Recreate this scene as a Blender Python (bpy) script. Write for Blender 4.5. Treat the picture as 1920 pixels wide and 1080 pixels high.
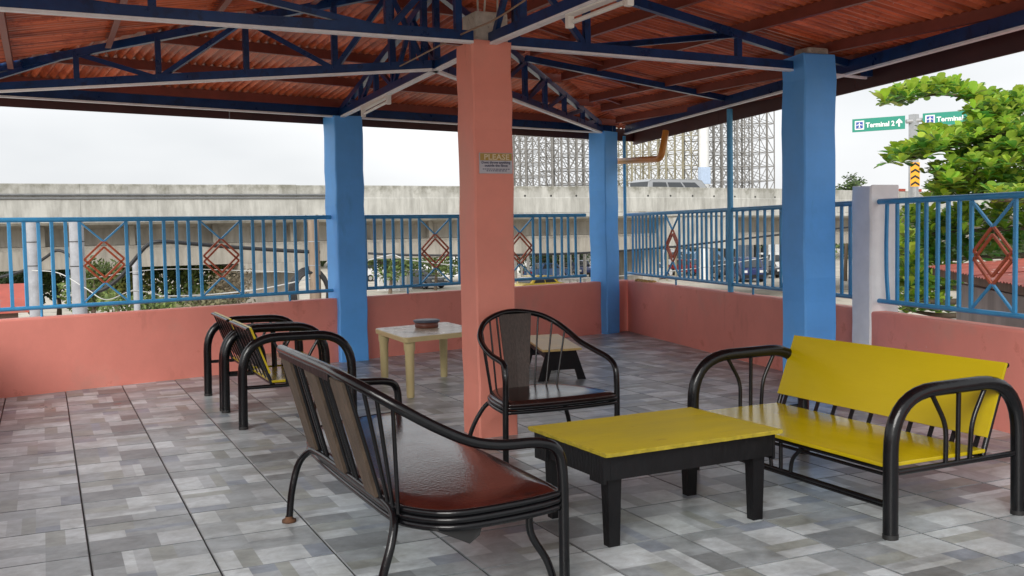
import bpy, bmesh, math, random
from mathutils import Vector, Matrix
R = math.radians
random.seed(7)
for o in list(bpy.data.objects): bpy.data.objects.remove(o)
scene = bpy.context.scene
col = scene.collection

# ---------------------------------------------------------------- camera
CAM = Vector((-0.1318, -4.3902, 1.4418))
FPX = 1893.49
YAW, PITCH, ROLL = R(-24.818), R(-3.353), R(-1.068)
FW = Vector((-math.sin(YAW)*math.cos(PITCH), math.cos(YAW)*math.cos(PITCH), math.sin(PITCH)))
RT0 = Vector((math.cos(YAW), math.sin(YAW), 0)); UP0 = RT0.cross(FW)
RT = RT0*math.cos(ROLL) + UP0*math.sin(ROLL); UP = -RT0*math.sin(ROLL) + UP0*math.cos(ROLL)
cd = bpy.data.cameras.new('camera'); cam = bpy.data.objects.new('camera', cd); col.objects.link(cam)
cd.sensor_width = 36; cd.lens = 36*FPX/1920; cd.clip_start = 0.05; cd.clip_end = 3000
m = Matrix.Identity(4)
for i in range(3):
    m[i][0] = RT[i]; m[i][1] = UP[i]; m[i][2] = -FW[i]; m[i][3] = CAM[i]
cam.matrix_world = m
scene.camera = cam
scene.render.resolution_x, scene.render.resolution_y = 1024, 576

# ---------------------------------------------------------------- world, sun, exposure
SUN_EL, SUN_AZ = R(30), R(222)       # soft overcast light, brightest behind-left of the camera
w = bpy.data.worlds.new('World'); scene.world = w; w.use_nodes = True
nt = w.node_tree; nt.nodes.clear()
out = nt.nodes.new('ShaderNodeOutputWorld'); bg = nt.nodes.new('ShaderNodeBackground')
sky = nt.nodes.new('ShaderNodeTexSky'); sky.sky_type = 'NISHITA'; sky.sun_disc = False
sky.sun_elevation = SUN_EL; sky.sun_rotation = SUN_AZ; sky.air_density = 1.0; sky.dust_density = 4.0
hs = nt.nodes.new('ShaderNodeHueSaturation'); hs.inputs['Saturation'].default_value = 0.18
nt.links.new(sky.outputs[0], hs.inputs['Color'])
tc = nt.nodes.new('ShaderNodeTexCoord'); mp = nt.nodes.new('ShaderNodeMapping'); mp.inputs['Scale'].default_value = (1, 1, 2.6)
nz = nt.nodes.new('ShaderNodeTexNoise'); nz.inputs['Scale'].default_value = 2.2; nz.inputs['Detail'].default_value = 4
nt.links.new(tc.outputs['Generated'], mp.inputs[0]); nt.links.new(mp.outputs[0], nz.inputs['Vector'])
cr = nt.nodes.new('ShaderNodeValToRGB')
cr.color_ramp.elements[0].position = .35; cr.color_ramp.elements[0].color = (4.75, 4.9, 5.05, 1)
cr.color_ramp.elements[1].position = .68; cr.color_ramp.elements[1].color = (6.5, 6.55, 6.6, 1)
nt.links.new(nz.outputs['Fac'], cr.inputs[0])
mx = nt.nodes.new('ShaderNodeMix'); mx.data_type = 'RGBA'; mx.inputs['Factor'].default_value = .82
nt.links.new(hs.outputs[0], mx.inputs['A']); nt.links.new(cr.outputs[0], mx.inputs['B'])
nt.links.new(mx.outputs['Result'], bg.inputs['Color']); bg.inputs['Strength'].default_value = 0.1
nt.links.new(bg.outputs[0], out.inputs[0])
sl = bpy.data.lights.new('sun', 'SUN'); sl.energy = 1.5; sl.angle = R(30); sl.color = (1, .97, .93)
so = bpy.data.objects.new('sun', sl); col.objects.link(so)
sd = Vector((math.sin(SUN_AZ)*math.cos(SUN_EL), math.cos(SUN_AZ)*math.cos(SUN_EL), math.sin(SUN_EL)))
so.rotation_euler = sd.to_track_quat('Z', 'Y').to_euler(); so.location = (-20, -30, 30)
scene.view_settings.view_transform = 'Standard'; scene.view_settings.look = 'None'
scene.view_settings.gamma = 1; scene.view_settings.exposure = 0.94

# ---------------------------------------------------------------- helpers
V = Vector
def at(px, py, D):
    """a point D metres in front of the camera, in the direction of the photograph's pixel"""
    return CAM + (FW + RT*((px-960)/FPX) - UP*((py-540)/FPX))*D
def on_z(px, py, z):
    d = FW + RT*((px-960)/FPX) - UP*((py-540)/FPX)
    return CAM + d*((z-CAM.z)/d.z)
def lerp(a, b, t): return a + (b-a)*t

def nodes_of(name):
    mt = bpy.data.materials.new(name); mt.use_nodes = True
    n = mt.node_tree; b = n.nodes['Principled BSDF']
    return mt, n, b
def mat(name, colr, rough=.5, metal=0., noise=.12, nscale=6., bump=.0, bscale=40., spec=.5, coat=0., var2=None, stretch=(1,1,1), wear=None, wscale=9., wpos=.66, rvar=.1):
    """painted / plain surface: base colour with two scales of mottling, uneven gloss, optional worn patches"""
    mt, n, b = nodes_of(name); L = n.links.new
    tcn = n.nodes.new('ShaderNodeTexCoord'); mpn = n.nodes.new('ShaderNodeMapping'); mpn.inputs['Scale'].default_value = stretch
    L(tcn.outputs['Object'], mpn.inputs[0])
    n1 = n.nodes.new('ShaderNodeTexNoise'); n1.inputs['Scale'].default_value = nscale; n1.inputs['Detail'].default_value = 6; n1.inputs['Roughness'].default_value = .65
    L(mpn.outputs[0], n1.inputs['Vector'])
    rp = n.nodes.new('ShaderNodeValToRGB'); e = rp.color_ramp.elements
    c2 = var2 or tuple(c*(1-noise) for c in colr)
    e[0].position = .32; e[0].color = (*c2, 1); e[1].position = .68
    e[1].color = (*[min(1, c*(1+noise*.6)) for c in colr], 1)
    L(n1.outputs['Fac'], rp.inputs[0]); cur = rp.outputs[0]
    if wear:
        n2 = n.nodes.new('ShaderNodeTexNoise'); n2.inputs['Scale'].default_value = wscale; n2.inputs['Detail'].default_value = 8; n2.inputs['Roughness'].default_value = .7
        L(mpn.outputs[0], n2.inputs['Vector'])
        r2 = n.nodes.new('ShaderNodeValToRGB'); r2.color_ramp.elements[0].position = wpos; r2.color_ramp.elements[1].position = wpos+.05
        L(n2.outputs['Fac'], r2.inputs[0])
        mxn = n.nodes.new('ShaderNodeMix'); mxn.data_type = 'RGBA'; mxn.inputs['B'].default_value = (*wear, 1)
        L(r2.outputs[0], mxn.inputs['Factor']); L(cur, mxn.inputs['A']); cur = mxn.outputs['Result']
    L(cur, b.inputs['Base Color'])
    mr = n.nodes.new('ShaderNodeMapRange'); mr.inputs['To Min'].default_value = max(.03, rough-rvar); mr.inputs['To Max'].default_value = min(1, rough+rvar)
    L(n1.outputs['Fac'], mr.inputs['Value']); L(mr.outputs[0], b.inputs['Roughness'])
    b.inputs['Metallic'].default_value = metal; b.inputs['Specular IOR Level'].default_value = spec
    b.inputs['Coat Weight'].default_value = coat
    if bump:
        n3 = n.nodes.new('ShaderNodeTexNoise'); n3.inputs['Scale'].default_value = bscale; n3.inputs['Detail'].default_value = 5
        L(mpn.outputs[0], n3.inputs['Vector'])
        bp = n.nodes.new('ShaderNodeBump'); bp.inputs['Strength'].default_value = bump; bp.inputs['Distance'].default_value = .01
        L(n3.outputs['Fac'], bp.inputs['Height']); L(bp.outputs[0], b.inputs['Normal'])
    return mt

def spots(mt, c, scale, pos, amt=1., soft=.03, stretch=(1,1,1)):
    """scattered chips or stains over a finished material"""
    n = mt.node_tree; b = n.nodes['Principled BSDF']; L = n.links.new
    g = n.nodes.new('ShaderNodeNewGeometry'); mp_ = n.nodes.new('ShaderNodeMapping'); mp_.inputs['Scale'].default_value = stretch; L(g.outputs['Position'], mp_.inputs[0])
    nz_ = n.nodes.new('ShaderNodeTexNoise'); nz_.inputs['Scale'].default_value = scale; nz_.inputs['Detail'].default_value = 6; nz_.inputs['Roughness'].default_value = .62; L(mp_.outputs[0], nz_.inputs['Vector'])
    mr_ = n.nodes.new('ShaderNodeMapRange'); mr_.inputs['From Min'].default_value = pos; mr_.inputs['From Max'].default_value = pos+soft; mr_.inputs['To Max'].default_value = amt; L(nz_.outputs['Fac'], mr_.inputs['Value'])
    mx_ = n.nodes.new('ShaderNodeMix'); mx_.data_type = 'RGBA'; mx_.inputs['B'].default_value = (*c, 1); src_ = b.inputs['Base Color'].links[0].from_socket
    L(mr_.outputs[0], mx_.inputs['Factor']); L(src_, mx_.inputs['A']); L(mx_.outputs['Result'], b.inputs['Base Color'])

class MB:
    """mesh builder in world coordinates"""
    def __init__(s): s.v = []; s.f = []; s.sm = []; s.col = None
    def add(s, vs, fs, smooth=False):
        k = len(s.v); s.v += [tuple(p) for p in vs]
        for f in fs: s.f.append(tuple(i+k for i in f)); s.sm.append(smooth)
        return s
    def box(s, lo, hi, rot=0., piv=None):
        x0, y0, z0 = lo; x1, y1, z1 = hi
        vs = [V(p) for p in ((x0,y0,z0),(x1,y0,z0),(x1,y1,z0),(x0,y1,z0),(x0,y0,z1),(x1,y0,z1),(x1,y1,z1),(x0,y1,z1))]
        if rot:
            c = V(piv) if piv else (V(lo)+V(hi))/2; q = Matrix.Rotation(rot, 3, 'Z'); vs = [q@(p-c)+c for p in vs]
        return s.add(vs, [(0,3,2,1),(4,5,6,7),(0,1,5,4),(1,2,6,5),(2,3,7,6),(3,0,4,7)])
    def bbox(s, lo, hi, bev=.01, rot=0., piv=None):
        """box with chamfered edges"""
        bm = bmesh.new(); bmesh.ops.create_cube(bm, size=1)
        c = (V(lo)+V(hi))/2; d = V(hi)-V(lo)
        for q in bm.verts: q.co = V((q.co.x*d.x, q.co.y*d.y, q.co.z*d.z)) + c
        bmesh.ops.bevel(bm, geom=list(bm.edges), offset=bev, segments=2, affect='EDGES', profile=.6)
        if rot:
            c = V(piv) if piv else c; qm = Matrix.Rotation(rot, 3, 'Z')
            for q in bm.verts: q.co = qm@(q.co-c)+c
        bm.verts.index_update(); s.add([q.co.copy() for q in bm.verts], [[q.index for q in f.verts] for f in bm.faces]); bm.free(); return s
    def bar(s, a, b, w_, h_=None, up=V((0,0,1))):
        """rectangular bar a->b; w_ sideways, h_ along up"""
        a, b = V(a), V(b); h_ = h_ or w_; d = (b-a).normalized()
        if abs(d.dot(up)) > .99: up = V((0,1,0))
        sx = d.cross(up).normalized(); sy = sx.cross(d).normalized()
        vs = []
        for p in (a, b):
            for i, j in ((-1,-1),(1,-1),(1,1),(-1,1)): vs.append(p + sx*(i*w_/2) + sy*(j*h_/2))
        return s.add(vs, [(0,1,2,3),(7,6,5,4),(0,4,5,1),(1,5,6,2),(2,6,7,3),(3,7,4,0)])
    def tube(s, pts, r, n=10, cap=True, closed=False):
        pts = [V(p) for p in pts]; N = len(pts); rr = r if hasattr(r, '__len__') else [r]*N
        rings = []; prev = None
        for i, p in enumerate(pts):
            a = pts[i-1] if (i > 0 or closed) else p; b = pts[(i+1) % N] if (i < N-1 or closed) else p
            t = (b-a).normalized()
            if prev is None:
                x = t.cross(V((0,0,1)))
                if x.length < .05: x = t.cross(V((1,0,0)))
                x.normalize()
            else:
                x = prev - t*prev.dot(t); x.normalize()
            prev = x; y = t.cross(x)
            rings.append([p + (x*math.cos(2*math.pi*k/n) + y*math.sin(2*math.pi*k/n))*rr[i] for k in range(n)])
        vs = [q for rg in rings for q in rg]; fs = []
        for i in range(N if closed else N-1):
            j = (i+1) % N
            for k in range(n): fs.append((i*n+k, i*n+(k+1)%n, j*n+(k+1)%n, j*n+k))
        s.add(vs, fs, True)
        if cap and not closed:
            s.add(rings[0], [tuple(range(n-1,-1,-1))]); s.add(rings[-1], [tuple(range(n))])
        return s
    def prism(s, poly, a, b):
        """extrude polygon of 3D points poly by vector from a to b"""
        d = V(b)-V(a); n = len(poly); vs = [V(p) for p in poly] + [V(p)+d for p in poly]
        return s.add(vs, [tuple(range(n-1,-1,-1)), tuple(range(n,2*n))] + [(i,(i+1)%n,n+(i+1)%n,n+i) for i in range(n)])
    def lathe(s, c, prof, n=20):
        c = V(c); vs = []; fs = []
        for r_, z in prof:
            for k in range(n): vs.append(c+V((r_*math.cos(2*math.pi*k/n), r_*math.sin(2*math.pi*k/n), z)))
        for i in range(len(prof)-1):
            for k in range(n): fs.append((i*n+k, i*n+(k+1)%n, (i+1)*n+(k+1)%n, (i+1)*n+k))
        s.add(vs, fs, True); return s
    def disc(s, c, ax, r_, n=16):
        c = V(c); ax = V(ax).normalized(); x = ax.orthogonal().normalized(); y = ax.cross(x)
        return s.add([c+(x*math.cos(2*math.pi*k/n)+y*math.sin(2*math.pi*k/n))*r_ for k in range(n)], [tuple(range(n))])
    def build(s, name, material, parent=None, kind=None):
        org = V((0,0,0)); p = parent
        while p: org = org + p.location; p = p.parent
        me = bpy.data.meshes.new(name); me.from_pydata([V(q)-org for q in s.v], [], s.f)
        me.polygons.foreach_set('use_smooth', s.sm); me.update()
        if material: me.materials.append(material)
        o = bpy.data.objects.new(name, me); col.objects.link(o)
        if parent: o.parent = parent
        if kind: o['kind'] = kind
        return o
def thing(name, label, cat, loc=(0,0,0), group=None):
    o = bpy.data.objects.new(name, None); o.empty_display_size = .1; col.objects.link(o); o.location = loc
    return tag(o, label, cat, group)
def tag(o, label, cat, group=None):
    o['label'] = label; o['category'] = cat
    if group: o['group'] = group
    return o
def structure(o): o['kind'] = 'structure'; return o
def link_copy(src, name, parent, loc):
    o = bpy.data.objects.new(name, src); col.objects.link(o); o.parent = parent; o.location = loc; return o
def rounded(pts, rad, n=6):
    """round the corners of a polyline"""
    pts = [V(p) for p in pts]; out_ = [pts[0]]
    for i in range(1, len(pts)-1):
        a, b, c = pts[i-1], pts[i], pts[i+1]; r1 = rad if not hasattr(rad, '__len__') else rad[i-1]
        d1 = (a-b); d2 = (c-b); r1 = min(r1, d1.length*.49, d2.length*.49)
        p, q = b+d1.normalized()*r1, b+d2.normalized()*r1
        for k in range(n+1):
            t = k/n; out_.append((1-t)**2*p + 2*t*(1-t)*b + t*t*q)
    out_.append(pts[-1]); return out_
def spline(pts, n=6):
    """Catmull-Rom through the points"""
    P = [V(p) for p in pts]; P = [P[0]*2-P[1]] + P + [P[-1]*2-P[-2]]; o_ = []
    for i in range(1, len(P)-2):
        for k in range(n):
            t = k/n; a, b, c, d = P[i-1:i+3]
            o_.append(.5*((2*b)+(c-a)*t+(2*a-5*b+4*c-d)*t*t+(3*b-a-3*c+d)*t**3))
    o_.append(P[-2]); return o_

# ---------------------------------------------------------------- materials
M = {}
M['salmon'] = mat('salmon_wall_paint', (.76,.265,.21), .58, noise=.09, nscale=1.6, bump=.12, bscale=25, wear=(.66,.21,.16), wscale=3.2, wpos=.60)
M['coral'] = mat('coral_column_paint', (.79,.28,.21), .55, noise=.08, nscale=2.2, bump=.15, bscale=18)
M['blue'] = mat('blue_column_paint', (.115,.42,.95), .5, noise=.10, nscale=2.4, bump=.16, bscale=16)
M['rail'] = mat('blue_rail_enamel', (.05,.285,.55), .32, noise=.14, nscale=9, bump=.06, bscale=60, wear=(.04,.22,.45), wscale=22, wpos=.66)
M['polebl'] = mat('light_blue_pole_enamel', (.085,.36,.62), .35, noise=.12, nscale=7)
M['orust'] = mat('rust_orange_enamel', (.42,.085,.03), .4, noise=.25, nscale=14, wear=(.16,.03,.015), wscale=30, wpos=.6)
M['navy'] = mat('navy_truss_enamel', (.007,.042,.15), .3, noise=.3, nscale=5, wear=(.006,.026,.09), wscale=8, wpos=.55)
M['offwhite'] = mat('pale_primer', (.84,.85,.88), .5, noise=.10, nscale=10)
M['white'] = mat('weathered_white_paint', (.84,.84,.84), .6, noise=.08, nscale=5, bump=.1, bscale=30, wear=(.62,.61,.58), wscale=10, wpos=.70)
M['purlin'] = mat('red_oxide_purlin', (.24,.058,.038), .5, noise=.18, nscale=7)
M['fascia'] = mat('maroon_fascia', (.075,.024,.022), .5, noise=.2, nscale=4)
M['black'] = mat('black_gloss_enamel', (.004,.004,.005), .22, noise=.3, nscale=14, bump=.08, bscale=55, coat=.0, spec=.38, wear=(.03,.028,.026), wscale=46, wpos=.70)
M['blackwood'] = mat('black_painted_timber', (.006,.006,.007), .42, noise=.3, nscale=9, bump=.3, bscale=45, spec=.25, wear=(.12,.12,.125), wscale=38, wpos=.715, stretch=(1,1,.5))
M['yellow'] = mat('yellow_painted_board', (.43,.325,.003), .22, noise=.13, nscale=3.5, bump=.07, bscale=30, wear=(.28,.19,.015), wscale=11, wpos=.68, coat=.15, stretch=(1.6,.7,1))
M['yellowb'] = mat('yellow_backrest_paint', (.43,.325,.003), .30, noise=.08, nscale=2.5, bump=.06, bscale=30, stretch=(1,.4,1.6))
M['yellowt'] = mat('yellow_table_paint', (.45,.35,.003), .5, noise=.14, nscale=3, bump=.12, bscale=28, wear=(.36,.26,.008), wscale=8, wpos=.62, stretch=(.6,2,1), spec=.25)
M['yedge'] = mat('worn_yellow_edge', (.36,.28,.02), .5, noise=.3, nscale=25, wear=(.17,.13,.03), wscale=40, wpos=.60)
M['vinyl'] = mat('oxblood_vinyl', (.048,.0105,.0075), .15, noise=.3, nscale=8, bump=.10, bscale=70, wear=(.022,.008,.007), wscale=7, wpos=.58, rvar=.08)
M['vinylb'] = mat('black_brown_vinyl', (.022,.010,.009), .17, noise=.25, nscale=8, bump=.05, bscale=120)
M['wood'] = mat('weathered_back_board', (.085,.058,.038), .75, noise=.4, nscale=9, bump=.35, bscale=40, wear=(.055,.038,.026), wscale=16, wpos=.52, stretch=(2.5,2.5,.5))
M['splat'] = mat('dark_grained_splat', (.060,.042,.034), .5, noise=.6, nscale=30, bump=.25, bscale=50, stretch=(4,4,.25))
M['plastic'] = mat('beige_plastic', (.60,.50,.26), .38, noise=.06, nscale=5)
M['marbletop'] = mat('marbled_plastic_top', (.66,.62,.50), .25, noise=.14, nscale=7, wear=(.34,.31,.24), wscale=5, wpos=.55)
M['cement'] = mat('bare_cement', (.52,.49,.43), .85, noise=.25, nscale=14, bump=.6, bscale=30, wear=(.30,.28,.24), wscale=11, wpos=.58)
M['orangepipe'] = mat('orange_pvc', (.62,.235,.035), .38, noise=.14, nscale=5)
M['tubewhite'] = mat('fixture_white', (.80,.77,.72), .4, noise=.06)
M['dark'] = mat('dark_rubber', (.012,.012,.012), .6)
M['wire'] = mat('black_cable', (.012,.012,.014), .5)
M['palewire'] = mat('pale_wire', (.55,.55,.53), .5)
M['grout'] = None

spots(M['salmon'], (.55,.30,.24), 1.3, .54, .35, .12); spots(M['salmon'], (.36,.11,.08), 2.4, .60, .35, .10, (1,1,.35)); spots(M['salmon'], (.80,.66,.60), 13., .735, .8)
spots(M['coral'], (.62,.30,.22), 1.7, .55, .35, .12, (1,1,.5)); spots(M['coral'], (.85,.62,.52), 11., .72, .85); spots(M['coral'], (.42,.13,.09), 4.5, .66, .5, .06, (1,1,.4))
spots(M['blue'], (.15,.45,.90), 1.6, .54, .4, .12, (1,1,.5)); spots(M['blue'], (.06,.26,.62), 3.6, .65, .35, .08, (1,1,.35)); spots(M['blue'], (.60,.70,.78), 12., .74, .8)
spots(M['yellow'], (.20,.15,.02), 26., .735, .7); spots(M['yellow'], (.27,.19,.01), 3.2, .60, .4, .07, (4,.8,1)); spots(M['yellow'], (.15,.11,.02), 7., .68, .6, .03, (3,.5,1)); spots(M['yellowt'], (.17,.13,.02), 30., .725, .7); spots(M['yellowt'], (.30,.22,.01), 5., .60, .4, .08, (.5,2.5,1))
spots(M['black'], (.09,.085,.08), 90., .76, .7); spots(M['black'], (.07,.03,.015), 14., .735, .6); spots(M['rail'], (.16,.09,.05), 24., .735, .7); spots(M['navy'], (.10,.07,.05), 16., .72, .5)
def attr_mat(name, attr, rough, noise_amt=.25, nscale=8., stretch=(1,1,1), spec=.5, trans=0., world=False, bump=0.):
    mt, n, b = nodes_of(name); L = n.links.new
    a = n.nodes.new('ShaderNodeAttribute'); a.attribute_name = attr
    tcn = n.nodes.new('ShaderNodeTexCoord'); mpn = n.nodes.new('ShaderNodeMapping'); mpn.inputs['Scale'].default_value = stretch
    if world:
        g = n.nodes.new('ShaderNodeNewGeometry'); L(g.outputs['Position'], mpn.inputs[0])
    else: L(tcn.outputs['Object'], mpn.inputs[0])
    n1 = n.nodes.new('ShaderNodeTexNoise'); n1.inputs['Scale'].default_value = nscale; n1.inputs['Detail'].default_value = 8; n1.inputs['Roughness'].default_value = .68; n1.inputs['Distortion'].default_value = .6
    L(mpn.outputs[0], n1.inputs['Vector'])
    mr = n.nodes.new('ShaderNodeMapRange'); mr.inputs['From Min'].default_value = .3; mr.inputs['From Max'].default_value = .7
    mr.inputs['To Min'].default_value = 1-noise_amt; mr.inputs['To Max'].default_value = 1+noise_amt
    L(n1.outputs['Fac'], mr.inputs['Value'])
    mu = n.nodes.new('ShaderNodeVectorMath'); mu.operation = 'SCALE'
    L(a.outputs['Color'], mu.inputs[0]); L(mr.outputs[0], mu.inputs['Scale'])
    L(mu.outputs[0], b.inputs['Base Color'])
    b.inputs['Roughness'].default_value = rough; b.inputs['Specular IOR Level'].default_value = spec
    if bump:
        bp = n.nodes.new('ShaderNodeBump'); bp.inputs['Strength'].default_value = bump; bp.inputs['Distance'].default_value = .004
        L(n1.outputs['Fac'], bp.inputs['Height']); L(bp.outputs[0], b.inputs['Normal'])
    if trans:
        tr = n.nodes.new('ShaderNodeBsdfTranslucent'); mxs = n.nodes.new('ShaderNodeMixShader'); mxs.inputs[0].default_value = trans
        L(mu.outputs[0], tr.inputs['Color']); L(b.outputs[0], mxs.inputs[1]); L(tr.outputs[0], mxs.inputs[2])
        L(mxs.outputs[0], n.nodes['Material Output'].inputs['Surface'])
    return mt, n, b, mu, n1

# tile print: colour of each printed patch comes from the mesh, marbling and old red paint spills from noise
tm, tn, tb, tmu, tnz = attr_mat('printed_floor_tile', 'print', .24, .26, 8., (1, 1.3, 1), world=True, bump=.05, spec=.4)
def add_spill(n, cur_out, bsdf, strength=1., bsock='Base Color'):
    """dried drips of the wall paint on the floor by the left part of the long wall"""
    L = n.links.new
    g = n.nodes.new('ShaderNodeNewGeometry')
    s = n.nodes.new('ShaderNodeVectorMath'); s.operation = 'SUBTRACT'; s.inputs[1].default_value = (.42, 4.75, 0); L(g.outputs['Position'], s.inputs[0])
    sc = n.nodes.new('ShaderNodeVectorMath'); sc.operation = 'MULTIPLY'; sc.inputs[1].default_value = (.75, .8, 0); L(s.outputs[0], sc.inputs[0])
    ln = n.nodes.new('ShaderNodeVectorMath'); ln.operation = 'LENGTH'; L(sc.outputs[0], ln.inputs[0])
    nzs = n.nodes.new('ShaderNodeTexNoise'); nzs.inputs['Scale'].default_value = 6.5; nzs.inputs['Detail'].default_value = 7; L(g.outputs['Position'], nzs.inputs['Vector'])
    mm = n.nodes.new('ShaderNodeMath'); mm.operation = 'MULTIPLY_ADD'; mm.inputs[1].default_value = -.20; L(ln.outputs['Value'], mm.inputs[0]); L(nzs.outputs['Fac'], mm.inputs[2])
    rp = n.nodes.new('ShaderNodeMapRange'); rp.inputs['From Min'].default_value = .625-.15*(strength-1); rp.inputs['From Max'].default_value = .655-.15*(strength-1); rp.inputs['To Max'].default_value = .85 if strength > 1 else .55
    L(mm.outputs[0], rp.inputs['Value'])
    mxn = n.nodes.new('ShaderNodeMix'); mxn.data_type = 'RGBA'; mxn.inputs['B'].default_value = (.26, .045, .03, 1)
    L(rp.outputs[0], mxn.inputs['Factor']); L(cur_out, mxn.inputs['A']); L(mxn.outputs['Result'], bsdf.inputs[bsock])
gz1 = tn.nodes.new('ShaderNodeTexNoise'); gz1.inputs['Scale'].default_value = 1.9; gz1.inputs['Detail'].default_value = 9; gz1.inputs['Roughness'].default_value = .72
gp1 = tn.nodes.new('ShaderNodeNewGeometry'); tn.links.new(gp1.outputs['Position'], gz1.inputs['Vector'])
gr1 = tn.nodes.new('ShaderNodeValToRGB'); gr1.color_ramp.elements[0].position = .36; gr1.color_ramp.elements[0].color = (.66,.645,.61,1); gr1.color_ramp.elements[1].position = .58; gr1.color_ramp.elements[1].color = (1.03,1.03,1.03,1)
tn.links.new(gz1.outputs['Fac'], gr1.inputs[0])
gm1 = tn.nodes.new('ShaderNodeVectorMath'); gm1.operation = 'MULTIPLY'; tn.links.new(tmu.outputs[0], gm1.inputs[0]); tn.links.new(gr1.outputs[0], gm1.inputs[1])
add_spill(tn, gm1.outputs[0], tb)
rr_ = tn.nodes.new('ShaderNodeMapRange'); rr_.inputs['To Min'].default_value = .19; rr_.inputs['To Max'].default_value = .48
nzr = tn.nodes.new('ShaderNodeTexNoise'); nzr.inputs['Scale'].default_value = 1.7; nzr.inputs['Detail'].default_value = 6
gg = tn.nodes.new('ShaderNodeNewGeometry'); tn.links.new(gg.outputs['Position'], nzr.inputs['Vector']); tn.links.new(nzr.outputs['Fac'], rr_.inputs['Value']); tn.links.new(rr_.outputs[0], tb.inputs['Roughness'])
M['tile'] = tm
gm, gn, gb = nodes_of('dark_grout')
gc = gn.nodes.new('ShaderNodeRGB'); gc.outputs[0].default_value = (.085, .082, .078, 1); add_spill(gn, gc.outputs[0], gb, 2.6); gb.inputs['Roughness'].default_value = .9
M['grout'] = gm

def concrete(name, c1, c2, c3, streak=1.6):
    """weathered concrete: vertical rain streaks and black mould"""
    mt, n, b = nodes_of(name); L = n.links.new
    g = n.nodes.new('ShaderNodeTexCoord')
    m1 = n.nodes.new('ShaderNodeMapping'); m1.inputs['Scale'].default_value = (streak, streak, .42); L(g.outputs['Object'], m1.inputs[0])
    a = n.nodes.new('ShaderNodeTexNoise'); a.inputs['Scale'].default_value = 1.0; a.inputs['Detail'].default_value = 9; a.inputs['Roughness'].default_value = .7; L(m1.outputs[0], a.inputs['Vector'])
    d = n.nodes.new('ShaderNodeTexNoise'); d.inputs['Scale'].default_value = .55; d.inputs['Detail'].default_value = 8; L(g.outputs['Object'], d.inputs['Vector'])
    r1 = n.nodes.new('ShaderNodeValToRGB'); r1.color_ramp.elements[0].position = .34; r1.color_ramp.elements[0].color = (*c2, 1); r1.color_ramp.elements[1].position = .6; r1.color_ramp.elements[1].color = (*c1, 1)
    L(a.outputs['Fac'], r1.inputs[0])
    r2 = n.nodes.new('ShaderNodeMapRange'); r2.inputs['From Min'].default_value = .52; r2.inputs['From Max'].default_value = .72; r2.inputs['To Max'].default_value = .6; L(d.outputs['Fac'], r2.inputs['Value'])
    mxn = n.nodes.new('ShaderNodeMix'); mxn.data_type = 'RGBA'; mxn.inputs['B'].default_value = (*c3, 1); L(r2.outputs[0], mxn.inputs['Factor']); L(r1.outputs[0], mxn.inputs['A'])
    L(mxn.outputs['Result'], b.inputs['Base Color']); b.inputs['Roughness'].default_value = .9
    bp = n.nodes.new('ShaderNodeBump'); bp.inputs['Strength'].default_value = .3; bp.inputs['Distance'].default_value = .03; L(a.outputs['Fac'], bp.inputs['Height']); L(bp.outputs[0], b.inputs['Normal'])
    return mt
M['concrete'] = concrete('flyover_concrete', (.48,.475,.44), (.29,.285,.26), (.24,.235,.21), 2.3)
n_ = M['concrete'].node_tree; b_ = n_.nodes['Principled BSDF']; L2 = n_.links.new
tc2 = n_.nodes.new('ShaderNodeTexCoord'); sx2 = n_.nodes.new('ShaderNodeSeparateXYZ'); L2(tc2.outputs['Object'], sx2.inputs[0])
mz = n_.nodes.new('ShaderNodeMapRange'); mz.inputs['From Min'].default_value = 6.15; mz.inputs['From Max'].default_value = 6.85; mz.inputs['To Max'].default_value = .30; L2(sx2.outputs['Z'], mz.inputs['Value'])
nm2 = n_.nodes.new('ShaderNodeTexNoise'); nm2.inputs['Scale'].default_value = 1.7; nm2.inputs['Detail'].default_value = 10; nm2.inputs['Roughness'].default_value = .75; L2(tc2.outputs['Object'], nm2.inputs['Vector'])
ad2 = n_.nodes.new('ShaderNodeMath'); ad2.operation = 'ADD'; L2(mz.outputs[0], ad2.inputs[0]); L2(nm2.outputs['Fac'], ad2.inputs[1])
mr2 = n_.nodes.new('ShaderNodeMapRange'); mr2.inputs['From Min'].default_value = .62; mr2.inputs['From Max'].default_value = .86; mr2.inputs['To Max'].default_value = .85; L2(ad2.outputs[0], mr2.inputs['Value'])
mx2 = n_.nodes.new('ShaderNodeMix'); mx2.data_type = 'RGBA'; mx2.inputs['B'].default_value = (.15,.145,.11,1); L2(mr2.outputs[0], mx2.inputs['Factor']); L2(b_.inputs['Base Color'].links[0].from_socket, mx2.inputs['A']); L2(mx2.outputs['Result'], b_.inputs['Base Color'])
M['concrete_shaded'] = concrete('flyover_concrete_girder_shaded', (.36,.335,.29), (.23,.21,.18), (.19,.175,.15), 2.6)  # darker copy of the flyover concrete: shade below the deck painted in
M['wallgrey'] = concrete('neighbour_wall_render', (.56,.56,.54), (.36,.36,.35), (.40,.39,.37), 3)
M['polegrey'] = mat('utility_pole_concrete', (.34,.35,.375), .8, noise=.2, nscale=8, bump=.2)
M['ground'] = mat('pale_road_concrete', (.48,.44,.37), .9, noise=.2, nscale=.25, wear=(.28,.26,.22), wscale=.6, wpos=.55)

# ---------------------------------------------------------------- the setting
GZ = -3.2
structure(MB().add([(-900,-300,GZ),(1200,-300,GZ),(1200,1500,GZ),(-900,1500,GZ)], [(0,1,2,3)]).build('ground', M['ground']))

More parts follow.
